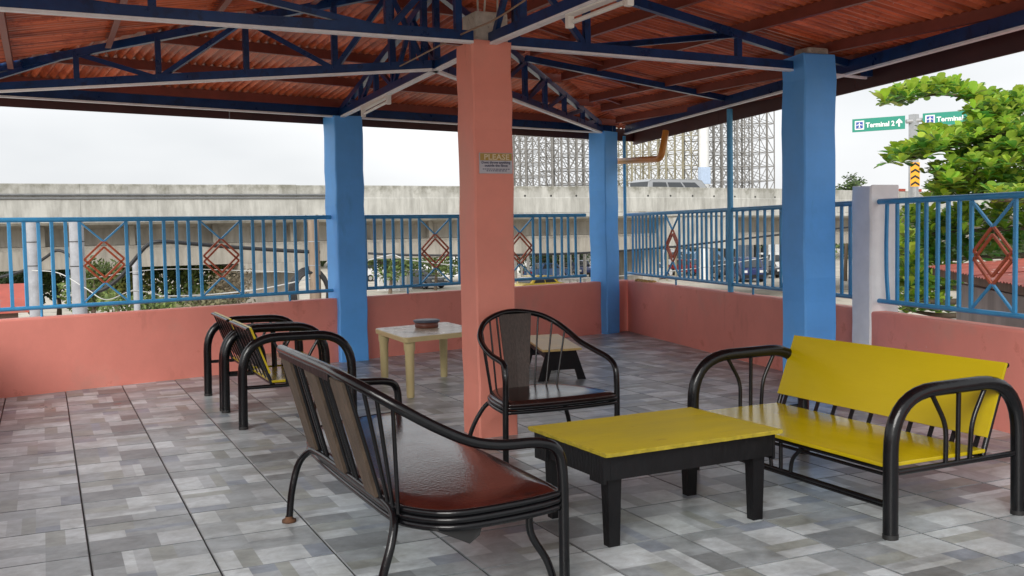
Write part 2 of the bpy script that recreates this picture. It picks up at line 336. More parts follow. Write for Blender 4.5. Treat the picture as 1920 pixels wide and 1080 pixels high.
UA = V((.9733,.2296,0)); A0 = V((-.545,5.768,0)); KC = V((7.16,7.586,0)); UB = V((-.1836,-.9830,0))
NA = V((-UA.y, UA.x, 0)); NB = V((-UB.y, UB.x, 0))     # both point out of the terrace
if NA.y < 0: NA = -NA
if NB.x < 0: NB = -NB
LW = V((-.95, 5.672, 0))                               # far left corner of the terrace (out of frame)
T = .5
floor_o = structure(MB().prism([A0+UA*-.75+NA*.12+V((0,0,-.012)), KC+NA*.12+NB*.12+V((0,0,-.012)), KC+UB*14+NB*.12+V((0,0,-.012)), V((-1.1,-6.2,-.012))], (0,0,0), (0,0,-.24)).build('floor', M['grout']))
# printed patches of a tile, in units of the tile: a patchwork of long and short grey rectangles
LT, LG, MD, DK, BL, OL, PK = (.50,.55,.575), (.415,.455,.48), (.315,.35,.37), (.195,.215,.226), (.245,.285,.34), (.295,.32,.305), (.36,.39,.40)
PR = [
 [(0,0,.56,.50,LT),(.56,0,1,.28,MD),(.56,.28,1,.50,OL),(0,.50,.30,.74,BL),(.30,.50,1,.64,LG),(.30,.64,1,.74,LT),(0,.74,.55,1,MD),(.55,.74,1,1,DK)],
 [(0,0,.46,.36,MD),(.46,0,1,.18,LT),(.46,.18,1,.36,OL),(0,.36,.26,.80,LG),(.26,.36,.56,.80,MD),(.56,.36,1,.80,LT),(0,.80,.62,1,MD),(.62,.80,1,1,BL)],
 [(0,0,.62,.46,DK),(.62,0,1,.46,LG),(0,.46,.34,.72,LT),(.34,.46,1,.60,MD),(.34,.60,1,.72,BL),(0,.72,.44,1,OL),(.44,.72,1,1,MD)],
 [(0,0,.36,.55,MD),(.36,0,1,.28,LT),(.36,.28,1,.42,LG),(.36,.42,1,.55,OL),(0,.55,.24,1,LT),(.24,.55,.80,.78,MD),(.80,.55,1,.78,BL),(.24,.78,.62,1,PK),(.62,.78,1,1,LT)],
]
G = .0027
def tile_mesh(pr, rot, jit):
    """one tile: printed patches on top, a bevel, sides going down into the grout"""
    h = T/2-G; bv = .004
    vs, fs, cs = [], [], []
    def quad(p, c):
        k = len(vs); vs.extend(p); fs.append((k,k+1,k+2,k+3)); cs.append(c)
    for x0, y0, x1, y1, c in pr:
        e = h-bv
        q = [((x0*2-1)*e,(y0*2-1)*e),((x1*2-1)*e,(y0*2-1)*e),((x1*2-1)*e,(y1*2-1)*e),((x0*2-1)*e,(y1*2-1)*e)]
        k_ = 1+random.uniform(-jit, jit)
        quad([(a*math.cos(rot)-b*math.sin(rot), a*math.sin(rot)+b*math.cos(rot), 0) for a, b in q], tuple(t*k_ for t in c))
    e = h-bv
    for i in range(4):
        ca = [(-1,-1),(1,-1),(1,1),(-1,1)]; a, b = ca[i], ca[(i+1)%4]
        quad([(a[0]*h,a[1]*h,-.004),(b[0]*h,b[1]*h,-.004),(b[0]*e,b[1]*e,0),(a[0]*e,a[1]*e,0)], tuple(c*.6 for c in MD))
        quad([(a[0]*h,a[1]*h,-.012),(b[0]*h,b[1]*h,-.012),(b[0]*h,b[1]*h,-.004),(a[0]*h,a[1]*h,-.004)], (.08,.08,.078))
    me = bpy.data.meshes.new('tile'); me.from_pydata(vs, [], fs)
    ca_ = me.color_attributes.new('print', 'FLOAT_COLOR', 'CORNER')
    for p in me.polygons:
        for li in p.loop_indices: ca_.data[li].color = (*cs[p.index], 1)
    me.materials.append(M['tile']); return me
tmeshes = [tile_mesh(p, r_*math.pi/2, .10) for p in PR for r_ in range(4) for _ in range(2)]
def clip_planes(bm, off):
    for co, no in ((A0+NA*.02-off, NA), (KC+NB*.02-off, NB), (V((-1.0,0,0))-off, V((-1,0,0)))):
        bmesh.ops.bisect_plane(bm, geom=list(bm.verts)+list(bm.edges)+list(bm.faces), plane_co=co, plane_no=no, clear_outer=True)
def px_of(p):
    d = p-CAM; z = d.dot(FW)
    return (960+FPX*d.dot(RT)/z, 540-FPX*d.dot(UP)/z) if z > .1 else None
near, rest = [], []
for a in range(-3, 16):
    for n in range(-13, 17):
        c = V(((a+.5)*T, (n+.5)*T, 0))
        dA, dB, dL = (c-A0).dot(NA), (c-KC).dot(NB), -1.0-c.x
        if max(dA, dB, dL) > .33: continue
        inside = max(dA, dB, dL) < -.36
        q = px_of(c); vis = q and -60 < q[0] < 1980 and 560 < q[1] < 1180
        (near if vis else rest).append((a, n, c, inside))
random.seed(21)
print('tiles in view', len(near))
def tile_pick(a, n): return tmeshes[(random.randrange(8)) + 8*((a+2*n) % 4)]
for a, n, c, inside in near:
    me = tile_pick(a, n)
    if not inside:
        bm = bmesh.new(); bm.from_mesh(me); clip_planes(bm, c); me = bpy.data.meshes.new('tile_cut'); bm.to_mesh(me); bm.free(); me.materials.append(M['tile'])
        if not me.polygons: continue
    t = link_copy(me, 'tile', floor_o, c); t.location.z += random.uniform(-.0006, .0008); t.rotation_euler = (random.uniform(-.0012,.0012), random.uniform(-.0012,.0012), 0)
bm = bmesh.new()
for a, n, c, inside in rest:
    b2 = bmesh.new(); b2.from_mesh(tile_pick(a, n))
    if not inside: clip_planes(b2, c)
    tmp = bpy.data.meshes.new('t'); bmesh.ops.translate(b2, verts=b2.verts, vec=c); b2.to_mesh(tmp); b2.free(); bm.from_mesh(tmp); bpy.data.meshes.remove(tmp)
me = bpy.data.meshes.new('tiles_out_of_view'); bm.to_mesh(me); bm.free(); me.materials.append(M['tile'])
o = bpy.data.objects.new('tile_field', me); col.objects.link(o); o.parent = floor_o; o['kind'] = 'stuff'

# knee walls: thick plastered parapets with softly rounded tops
WH, WT = .708, .15
def wall(name, a, b, out_n, label, h=WH):
    a, b = V(a), V(b); d = (b-a).normalized(); L_ = (b-a).length; bv = .018
    prof = [(0,0),(0,h-bv),(bv*.3,h-bv*.3),(bv,h),(WT-bv,h),(WT-bv*.3,h-bv*.3),(WT,h-bv),(WT,-.25),(0,-.25)]
    n = max(2, int(L_/.25)); vs, fs = [], []; rnd = random.Random(name)
    for i in range(n+1):
        wob = rnd.uniform(-.003,.003)
        for k, (o_, z) in enumerate(prof): vs.append(a + d*(L_*i/n) + out_n*(o_+ (wob if k in (1,2) else 0)) + V((0,0,z + (rnd.uniform(-.002,.002) if z > .6 else 0))))
    m_ = len(prof)
    for i in range(n):
        for k in range(m_): fs.append((i*m_+k, (i+1)*m_+k, (i+1)*m_+(k+1)%m_, i*m_+(k+1)%m_))
    fs += [tuple(range(m_)), tuple(n*m_+k for k in range(m_-1,-1,-1))]
    mb = MB().add(vs, fs); 
    return tag(mb.build(name, M['salmon']), label, 'wall')
wall('knee_wall', A0-UA*.6, KC+UA*.06, NA, 'long salmon painted knee wall under the left and middle railings')
S_POST = 5.68
wall('knee_wall', KC-UB*.0+UB*.02, KC+UB*(S_POST-.13), NB, 'salmon painted knee wall between corner column and white post')
wall('knee_wall', KC+UB*(S_POST+.02)-NB*.07, KC+UB*11.5-NB*.07, NB, 'salmon painted knee wall right of the white post, behind the yellow sofa')
wall('knee_wall', V((-.95,5.5,0)), V((-.95,-6,0)), V((-1,0,0)), 'salmon painted knee wall along the open left side of the terrace')
# drips and lumps of mortar left on the wall top by the corner
mb = MB()
for k in range(7):
    p = KC+UB*(.25+k*.085+random.uniform(-.02,.02))+NB*(.06+random.uniform(-.03,.03)); mb.lathe(p+V((0,0,WH-.004)), [(.05,0),(.045,.015),(.02,.03),(0,.032)], 8)
tag(mb.build('mortar_lumps', mat('ochre_mortar', (.50,.30,.10), .9, noise=.3, nscale=20)), 'ochre mortar lumps left on the wall top beside the corner column', 'mortar')

# columns
def column(name, c, w_, rot, h, material, label, d_=None, wob=.006, base=-.02):
    d_ = d_ or w_; n = 14; vs, fs = [], []; rnd = random.Random(label); q = Matrix.Rotation(rot, 3, 'Z'); bv = .012
    prof = [(-w_/2+bv,-d_/2),(w_/2-bv,-d_/2),(w_/2,-d_/2+bv),(w_/2,d_/2-bv),(w_/2-bv,d_/2),(-w_/2+bv,d_/2),(-w_/2,d_/2-bv),(-w_/2,-d_/2+bv)]
    for i in range(n+1):
        z = base+(h-base)*i/n; ox, oy = rnd.uniform(-wob,wob), rnd.uniform(-wob,wob)
        for k, p in enumerate(prof):
            zz = z + (rnd.uniform(-.012,.014) if i == n else 0)
            vs.append(V(c)+q@V((p[0]+ox, p[1]+oy, 0))+V((0,0,zz)))
    m_ = len(prof)
    for i in range(n):
        for k in range(m_): fs.append((i*m_+k, i*m_+(k+1)%m_, (i+1)*m_+(k+1)%m_, (i+1)*m_+k))
    fs.append(tuple(n*m_+k for k in range(m_)))
    t = thing(name, label, 'column', c)
    MB().add(vs, fs).build('shaft', material, t)
    return t
CH = 2.712
t = column('column', (2.692,2.115,0), .295, R(0), CH, M['coral'], 'tall coral painted square column in the middle of the terrace carrying a notice')
mb = MB().bbox((2.585,1.995,CH-.02),(2.83,2.24,2.925), .02)
mb.tube([(2.62,2.03,2.9),(2.615,2.02,3.0),(2.60,2.03,3.08)], .007, 6); mb.tube([(2.66,2.02,2.9),(2.668,2.01,3.02),(2.65,2.02,3.1)], .007, 6); mb.tube([(2.76,2.02,2.9),(2.765,2.02,3.1)], .007, 6)
mb.build('bare_concrete_cap', M['cement'], t)
t = column('column', (2.945,6.675,0), .335, R(7), CH, M['blue'], 'blue square column standing in the long wall left of the plastic table')
MB().bbox((2.86,6.6,CH-.02),(3.03,6.75,2.80), .015).build('bare_concrete_cap', M['cement'], t)
t = column('column', (6.79,7.56,0), .285, R(22), CH, M['blue'], 'blue square column at the far corner where the two walls meet')
MB().bbox((6.76,7.50,CH-.02),(6.92,7.62,2.86), .015).build('bare_concrete_cap', M['cement'], t)
t = column('column', (5.68,2.245,0), .315, R(-4), 2.815, M['blue'], 'nearest blue column, standing free behind the yellow sofa', wob=.008)
MB().bbox((5.60,2.15,2.79),(5.82,2.33,2.885), .03).build('bare_concrete_cap', M['cement'], t)
t = column('post', tuple(KC+UB*S_POST+NB*.05), .27, math.atan2(UB.y,UB.x)+R(90), 1.735, M['white'], 'short white painted post ending above the railing right of the nearest blue column', wob=.004)
t['category'] = 'post'

# ---------------------------------------------------------------- railings
def baluster_mesh(h, w_=.031, d_=.020):
    b = MB().bbox((-w_/2,-d_/2,0),(w_/2,d_/2,h), .003); me = bpy.data.meshes.new('baluster'); me.from_pydata(b.v, [], b.f); me.materials.append(M['rail']); return me
ZB, ZT = .795, 1.595
bal = baluster_mesh(ZT-ZB)
def railing(o, d, label, ss, diamonds, s0, s1, off=.075, out_n=NA, feet=(), zt=ZT, zb=ZB):
    """o origin of s, d direction; ss baluster positions, diamonds list of bay (s_left, s_right)"""
    base = o + d*s0 + out_n*off
    t = thing('railing', label, 'railing', base)
    P = lambda s, z: o + d*s + out_n*off + V((0,0,z))
    MB().tube([P(s0,zt+.012), P((s0+s1)/2,zt+.010), P(s1,zt+.012)], .024, 10).build('top_rail', M['rail'], t)
    MB().tube([P(s0,zb), P((s0+s1)/2,zb-.002), P(s1,zb)], .020, 10).build('bottom_rail', M['rail'], t)
    ang = math.atan2(d.y, d.x); rnd = random.Random(label)
    for s in ss:
        b = link_copy(bal, 'baluster', t, P(s, zb)-base); b.rotation_euler = (rnd.uniform(-.006,.006), rnd.uniform(-.004,.004), ang+rnd.uniform(-.1,.1))
    for sl_, sr in diamonds:
        c = (sl_+sr)/2; zc = (zb+zt)/2; hw = (sr-sl_)/2-.015; hh = .205
        for sx in (-1,1):
            for sz in (-1,1):
                MB().bar(P(c+sx*(hw+.01), zc+sz*(zt-zb)/2*.96), P(c+sx*.004, zc+sz*(hh-.005)), .016, .018, up=out_n).build('brace', M['rail'], t)
        orn = MB()
        for dz in (.030, -.030):
            pts = [P(c, zc+hh*.86+dz), P(c+hw*.93, zc+dz), P(c, zc-hh*.86+dz), P(c-hw*.93, zc+dz)]
            for i in range(4): orn.bar(pts[i], pts[(i+1)%4], .018, .016, up=out_n)
        orn.build('diamond_ornament', M['orust'], t)
    for s in feet: MB().tube([P(s,zb), P(s,WH-.02)], .012, 8).build('foot', M['rail'], t)
    return t
sp = .1225
railing(A0, UA, 'blue railing with two rust red diamonds left of the left blue column',
  [.035,.155,.279,.401,.516,.642,.766,1.197,1.316,1.435,1.561,1.689,1.809,1.932,2.367,2.497,2.622,2.74,2.863,2.987,3.11,3.232], [(.766,1.197),(1.932,2.367)], -.35, 3.42, feet=(.4,2.9))
railing(A0, UA, 'blue railing with rust red diamonds behind the coral column and the plastic table',
  [3.85,3.973,4.098,4.219,4.34,4.454,4.578,5.022,5.145,5.268,5.39,5.51,5.63,5.75,5.872,6.314,6.43,6.556,6.681,6.798,6.918,7.045], [(4.578,5.022),(5.872,6.314)], 3.62, 7.22, feet=(4.4,7.12))
railing(KC, UB, 'blue railing from the corner column to the nearest blue column, cars seen through it',
  [.04+.1265*i for i in range(10)]+[1.622+.1275*i for i in range(11)]+[3.137,3.278,3.443,3.6,3.748,3.915,4.076,4.50,4.63,4.76,4.89,5.02,5.15,5.282,5.38], [(1.189,1.622),(4.076,4.50)], -.26, 5.56, out_n=NB, feet=(1.5,3.5,4.6))
railing(KC, UB, 'right blue railing with a rust red diamond in front of the leafy tree',
  [6.07,6.192,6.319,6.429,6.559,6.677,6.80,6.927,7.358,7.48,7.6,7.72,7.84,7.96,8.08,8.2,8.63], [(6.927,7.358),(8.2,8.63)], 5.83, 9.2, out_n=NB, off=-.01, feet=(7.9,))
rr_c = [o for o in bpy.data.objects if o.get('label','').startswith('right blue railing')][0]
pb = lambda s, z: KC+UB*s+NB*-.01+V((0,0,z))
bp3 = spline([pb(5.955,ZB), pb(5.93,ZB+.22), pb(5.925,ZB+.5), pb(5.935,ZT)], 5); mb = MB()
for i in range(len(bp3)-1): mb.bar(bp3[i], bp3[i+1], .030, .018, up=NB)
mb.build('bent_baluster', M['rail'], rr_c)
# posts that run up from the wall to the eave
for s, lab, r_ in ((-.10, 'slim light blue steel pole from wall to eave right beside the corner column', .022), (3.026, 'thicker light blue steel pole from wall to eave in the middle of the right railing', .032)):
    p = KC+UB*s+NB*(.055 if s > 0 else .02)
    tag(MB().tube([p+V((0,0,WH-.02)), p+V((0,0,1.7)), p+V((0,0,2.69))], r_, 12).build('steel_pole', M['polebl']), lab, 'pole')

# ---------------------------------------------------------------- roof
ZE = 2.712                               # underside of the tie beams
APX = V((2.72,3.15,0))
def zA(p): return 2.79 + .187*max(-5, -((p-A0).dot(NA)))
def zB(p): return 3.105 - .165*(p.x-4.33) + .02*(p.y-2.3)
def zL(p): return 3.00 + .173*(p.x-.444)
def plane_pt(zf, p, lift=0.): return V((p.x, p.y, zf(p)+lift))
# corrugated sheet material: faded red paint, flaking specks
M['sheet'] = mat('red_roof_sheet_underside', (.76,.185,.078), .32, noise=.24, nscale=3.2, bump=.1, bscale=20, wear=(.54,.11,.046), wscale=4.5, wpos=.54, stretch=(1,1,1))
n_ = M['sheet'].node_tree; b_ = n_.nodes['Principled BSDF']
wn = n_.nodes.new('ShaderNodeTexNoise'); wn.inputs['Scale'].default_value = 34; wn.inputs['Detail'].default_value = 3; gtc = n_.nodes.new('ShaderNodeTexCoord'); n_.links.new(gtc.outputs['Object'], wn.inputs['Vector'])
wr = n_.nodes.new('ShaderNodeMapRange'); wr.inputs['From Min'].default_value = .745; wr.inputs['From Max'].default_value = .77; n_.links.new(wn.outputs['Fac'], wr.inputs['Value'])
wm = n_.nodes.new('ShaderNodeMix'); wm.data_type = 'RGBA'; wm.inputs['B'].default_value = (.6,.5,.44,1); src = b_.inputs['Base Color'].links[0].from_socket
n_.links.new(wr.outputs[0], wm.inputs['Factor']); n_.links.new(src, wm.inputs['A']); n_.links.new(wm.outputs['Result'], b_.inputs['Base Color'])
def streaked(src_m, name, rot):
    """copy of the sheet paint with streaks that paint in the light and shade of the corrugations"""
    mt = src_m.copy(); mt.name = name; n = mt.node_tree; b = n.nodes['Principled BSDF']; L = n.links.new
    tcn = n.nodes.new('ShaderNodeTexCoord'); mr_ = n.nodes.new('ShaderNodeMapping'); mr_.inputs['Rotation'].default_value = (0,0,rot); mr_.vector_type = 'POINT'
    ms_ = n.nodes.new('ShaderNodeMapping'); ms_.inputs['Scale'].default_value = (.55, 16, 1); L(tcn.outputs['Object'], mr_.inputs[0]); L(mr_.outputs[0], ms_.inputs[0])
    nz_ = n.nodes.new('ShaderNodeTexNoise'); nz_.inputs['Scale'].default_value = 1.; nz_.inputs['Detail'].default_value = 5; L(ms_.outputs[0], nz_.inputs['Vector'])
    rp = n.nodes.new('ShaderNodeValToRGB'); e = rp.color_ramp.elements; e[0].position = .36; e[0].color = (.56,.48,.44,1); e[1].position = .62; e[1].color = (1.12,1.15,1.2,1); L(nz_.outputs['Fac'], rp.inputs[0])
    mu = n.nodes.new('ShaderNodeMix'); mu.data_type = 'RGBA'; mu.blend_type = 'MULTIPLY'; mu.inputs['Factor'].default_value = 1.; cur = b.inputs['Base Color'].links[0].from_socket
    L(cur, mu.inputs['A']); L(rp.outputs[0], mu.inputs['B']); L(mu.outputs['Result'], b.inputs['Base Color']); return mt
M['sheetB'] = streaked(M['sheet'], 'red_roof_sheet_side_slopes', 0.); M['sheetA'] = streaked(M['sheet'], 'red_roof_sheet_long_slope', math.pi/2-math.atan2(.2296,.9733))  # streak colours stand in for shading on the corrugated sheets
roof = thing('roof', 'hipped roof of red corrugated sheets on red purlins over the terrace in view', 'roof', (2.7,2.,ZE))
YR = -2.8                                # roof cut short, out of view, so more sky and sun reach the terrace
OV = .30
cornB = KC + NA*OV + UA*(OV*1.05)
def line_x(p, d, q, e):
    den = d.x*e.y-d.y*e.x; s = ((q.x-p.x)*e.y-(q.y-p.y)*e.x)/den; return p + d*s
eA_o, eB_o = A0+NA*OV, KC+NB*OV
CK = line_x(eA_o, UA, eB_o, UB)          # outer corner above the corner column
CL = line_x(eA_o, UA, V((-1.22,0,0)), V((0,1,0)))
xr = 2.64
polyA = [CL, CK, V((APX.x,APX.y,0))]
eBY = line_x(eB_o, UB, V((0,YR,0)), V((1,0,0)))
polyB = [CK, eBY, V((xr,YR,0)), V((APX.x,APX.y,0))]
polyL = [CL, V((APX.x,APX.y,0)), V((xr,YR,0)), V((-1.22,YR,0))]
def clip_line(poly, p, d):
    """parameter range of line p+d*t inside a convex plan polygon"""
    ts = []
    for i in range(len(poly)):
        a, b = poly[i], poly[(i+1)%len(poly)]; e = b-a; den = d.x*e.y-d.y*e.x
        if abs(den) < 1e-9: continue
        t = ((a.x-p.x)*e.y-(a.y-p.y)*e.x)/den; s = ((a.x-p.x)*d.y-(a.y-p.y)*d.x)/den
        if -1e-6 <= s <= 1+1e-6: ts.append(t)
    return (min(ts), max(ts)) if len(ts) > 1 and max(ts)-min(ts) > 1e-3 else None
def sheets(poly, zf, along, slope, sm_, lift=.095, width=.80, pitch=.08, seed=1):
    o_ = poly[0]; us = [(q-o_).dot(along) for q in poly]; u0, u1 = min(us), max(us); rnd = random.Random(seed)
    k = 0; u = u0
    while u < u1-.02:
        n = int(width/pitch*6); rows = []
        for i in range(n+2):
            uu = min(u + (width+.03)*i/n, u1-1e-3); p = o_ + along*uu; r_ = clip_line(poly, p, slope)
            if not r_: continue
            ph = math.sin(2*math.pi*(uu-u0)/pitch); off = .017*(ph*(1.3-.3*ph*ph)) + (.004 if k % 2 else 0)
            rows.append([plane_pt(zf, p+slope*(r_[0]+(r_[1]-r_[0])*f_), lift+off) for f_ in (0,.25,.5,.75,1)])
        if len(rows) > 2:
            vs = [q for r_ in rows for q in r_]; fs = []
            for i in range(len(rows)-1):
                for j in range(4): fs.append((i*5+j, i*5+j+1, (i+1)*5+j+1, (i+1)*5+j))
            MB().add(vs, fs, True).build('roof_sheet', sm_, roof)
        u += width; k += 1
sheets(polyA, zA, UA, -NA, M['sheetA'], seed=1)
sheets(polyB, zB, V((0,1,0)), V((1,0,0)), M['sheetB'], seed=2)
sheets(polyL, zL, V((0,1,0)), V((1,0,0)), M['sheetB'], seed=3)
def channel(a, b, depth=.085, fl=.045, th=.006, side=1):
    """C-section purlin from a to b, hanging below the line"""
    a, b = V(a), V(b); d = (b-a).normalized(); x = d.cross(V((0,0,1))).normalized()*side; z = V((0,0,1))
    prof = [(0,0),(fl,0),(fl,th),(th,th),(th,depth-th),(fl,depth-th),(fl,depth),(0,depth)]
    poly = [a + x*p + z*q for p, q in prof]
    return MB().prism(poly, a, b)
def purlin_on(poly, zf, p, d, side=1, lift=0.0):
    r_ = clip_line(poly, p, d)
    if r_ and r_[1]-r_[0] > .25:
        a, b = p+d*(r_[0]+.04), p+d*(r_[1]-.04)
        channel(plane_pt(zf,a,lift), plane_pt(zf,b,lift), side=side).build('purlin', M['purlin'], roof)
for dd in (.08,.75,1.43,2.10,2.72): purlin_on(polyA, zA, A0-NA*dd, UA, -1)
for x in (2.88,3.60,4.33,5.06,5.84,6.22,6.75): purlin_on(polyB, zB, V((x,0,0)), V((0,1,0)), 1)
for x in (-1.0,-.30,.444,1.18,1.92,2.5): purlin_on(polyL, zL, V((x,0,0)), V((0,1,0)), -1)
# thin red ties between the purlins on the right slope
for x0, x1, ys in ((4.33,5.06,(4.4,)),(5.06,5.84,(5.0,)),(5.84,6.22,(6.0,)),(3.6,4.33,(3.75,))):
    for y in ys:
        MB().bar(plane_pt(zB,V((x0+.03,y,0)),.05), plane_pt(zB,V((x1,y+.15,0)),.05), .03, .03).build('tie', M['purlin'], roof)
# eave beams (navy angle, pale bottom flange) and maroon fascia boards
def eave(a, b, label_side, out_n, zf):
    a, b = V(a), V(b)
    MB().bar(a+V((0,0,ZE+.055)), b+V((0,0,ZE+.055)), .05, .10).build('eave_beam', M['navy'], roof)
    MB().bar(a-out_n*.012+V((0,0,ZE-.004)), b-out_n*.012+V((0,0,ZE-.006)), .054, .016).build('beam_flange', M['offwhite'], roof)
eave(A0-UA*.6, KC-UA*.2, 'A', NA, zA)
eave(KC+UB*.05, KC+UB*13.0, 'B', NB, zB)
eave(V((-.9,5.5,0)), V((-.9,YR,0)), 'L', V((-1,0,0)), zL)
def fascia(a, b, za, zb_, h):
    a, b = V(a), V(b); d = (b-a).normalized(); n_ = d.cross(V((0,0,1)))
    mb = MB(); nseg = max(2, int((b-a).length/2.4))
    for i in range(nseg):
        p, q = lerp(a,b,i/nseg), lerp(a,b,(i+1)/nseg-.001); z0, z1 = lerp(za,zb_,i/nseg), lerp(za,zb_,(i+1)/nseg)
        MB().prism([p+V((0,0,z0))-n_*.011, p+V((0,0,z0))+n_*.011, p+V((0,0,z0+h))+n_*.011, p+V((0,0,z0+h))-n_*.011], p+V((0,0,z0)), q+V((0,0,z1))).build('fascia_board', M['fascia'], roof)
fascia(CL+NA*-.02, CK, 2.655, 2.645, .17)
fascia(CK, eBY, 2.60, 2.63, .19)

# ---------------------------------------------------------------- trusses
def seg(parent, name, a, b, w_=.05, h_=None, m_='navy'):
    return MB().bar(a, b, w_, h_ or w_).build(name, M[m_], parent)
def truss(label, a, b, ztop, verts, diags, ch=.065, flange=True, top=True):
    """a, b plan ends of the bottom chord; ztop(t) height of the top chord; verts: t of uprights; diags: (t0, 'b'/'t', t1, 'b'/'t')"""
    a, b = V(a), V(b); A_ = V((a.x,a.y,0)); B_ = V((b.x,b.y,0)); t_ = thing('roof_truss', label, 'truss', A_+V((0,0,ZE)))
    P = lambda t, lv: lerp(A_, B_, t) + V((0,0, ZE+ch/2 if lv == 'b' else ztop(t)-ch/2))
    c = seg(t_, 'bottom_chord', P(0,'b'), P(1,'b'), .05, ch)
    if flange:
        sd_ = (B_-A_).normalized().cross(V((0,0,1))); f_ = seg(c, 'chord_flange', P(0,'b')-V((0,0,ch/2+.009)), P(1,'b')-V((0,0,ch/2+.009)), .052, .017, 'offwhite')
    if top:
        ts = [0,1] if top is True else top
        seg(t_, 'top_chord', P(ts[0],'t'), P(ts[1],'t'), .05, ch)
    for t in verts: seg(t_, 'upright', P(t,'b')+V((0,0,.0)), P(t,'t'), .046, .046)
    for t0, l0, t1, l1 in diags: seg(t_, 'diagonal', P(t0,l0), P(t1,l1), .034, .040)
    return t_
hp = V((2.705,3.151,0))
# hip truss to the left corner
hl0, hl1 = V((-.87,5.74,0)), hp
def tpos(px, py, a, b):
    """where along plan line a-b the camera sees pixel px"""
    d = FW + RT*((px-960)/FPX) - UP*((py-540)/FPX); a, b = V(a), V(b); e = b-a
    den = d.x*e.y-d.y*e.x; return ((a.x-CAM.x)*-d.y+(a.y-CAM.y)*d.x)/-den if abs(den) > 1e-9 else 0
zap = 3.36
tv = [tpos(p, 130, hl0, hl1) for p in (143, 297, 462, 628, 735)]
truss('navy hip truss running left above the long wall to the far left corner', hl0, hl1, lambda t: lerp(2.865, zap+.04, t), tv+[.985],
  [(tv[0]*.12,'b',tv[0],'t'),(tv[0],'t',tv[1],'b'),(tv[1],'b',tv[2],'t'),(tv[2],'t',tv[3],'b'),(tv[3],'b',tv[4],'t'),(tv[4],'t',.985,'b')])
# hip truss to the corner column
hr0, hr1 = V((6.80,7.56,0)), hp
tv = [tpos(p, 200, hr0, hr1) for p in (1117, 1092, 1058, 1022, 985)]
truss('navy hip truss slanting down to the blue corner column', hr0, hr1, lambda t: lerp(2.83, zap+.02, t), tv+[.75],
  [(tv[0],'t',tv[1]*.9,'b'),(tv[1],'t',tv[2],'b'),(tv[2],'b',tv[1]*.96,'t'),(tv[2],'t',tv[3]*.98,'b'),(tv[3],'t',tv[4],'b'),(tv[4],'b',tv[3]*.97,'t'),(tv[4],'t',.75,'b')])
# middle truss from the blue left column over the coral column towards the viewer
c30, c31 = V((2.90,6.60,0)), V((2.70,2.24,0))
truss('navy truss from the left blue column to the coral column, tube lamp under it', c30, c31, lambda t: min(zap, 2.80+(zap-2.80)*t/.79), [.10,.22,.36,.5,.64,.79],
  [(.02,'b',.10,'t'),(.10,'t',.22,'b'),(.22,'b',.36,'t'),(.36,'t',.5,'b'),(.5,'b',.64,'t'),(.64,'t',.79,'b')], top=[0,.79])
c50, c51 = V((2.70,1.99,0)), V((2.80,-2.7,0))
truss('navy truss from the coral column towards the viewer, long tube lamp under it', c50, c51, lambda t: 3.34, [.1,.24,.40,.56,.72,.9],
  [(.01,'b',.1,'t'),(.1,'t',.24,'b'),(.24,'b',.4,'t'),(.4,'t',.56,'b'),(.56,'b',.72,'t')])
# cross trusses left and right of the coral column
l0, l1 = V((-.9,1.90,0)), V((2.55,1.975,0))
tv = [tpos(285, 20, l0, l1), tpos(728, 60, l0, l1)]
truss('navy cross truss running left from the coral column across the top of the view', l0, l1, lambda t: lerp(2.79, 3.33, t), [.12]+tv+[.97],
  [(.12,'t',tv[0],'b'),(tv[0],'t',tv[1],'b'),(tv[1],'b',.97,'t')])
r0, r1 = V((5.53,2.27,0)), V((2.84,2.06,0))
tv = [tpos(1384, 100, r0, r1), tpos(1100, 80, r0, r1)]
truss('navy cross truss from the coral column to the nearest blue column', r0, r1, lambda t: lerp(2.885, 3.33, t), tv+[.97],
  [(tv[0],'t',tv[1],'b'),(tv[1],'b',.93,'t'),(tv[1]*1.02,'b',tv[0]*1.04,'t')])
tr_ = thing('rafter', 'navy rafter end running from the nearest blue column out to the right eave', 'rafter', (6.0,2.3,2.75))
seg(tr_, 'beam', V((5.80,2.29,2.845)), V((6.42,2.33,2.765)), .05, .06); seg(tr_, 'tie_rod', V((5.82,2.29,2.70)), V((6.40,2.335,2.69)), .02, .02, 'offwhite'); seg(tr_, 'bracket', V((6.40,2.33,2.70)), V((6.40,2.33,2.79)), .07, .07)
ra, rb = on_z(985,100,3.18), KC+UB*3.05+V((0,0,2.80))
tag(MB().bar(V((ra.x,ra.y,zB(V((ra.x,ra.y,0)))-.03)), rb, .05, .06).build('rafter', M['navy']), 'navy rafter under the right slope ending at the light blue pole', 'rafter')
tag(MB().bar(V((2.9,.30,zB(V((2.9,.3,0)))-.04)), V((6.0,-.05,zB(V((6,0,0)))-.04)), .05, .065).build('rafter', M['navy']), 'navy rafter end just visible in the top right corner of the view', 'rafter')

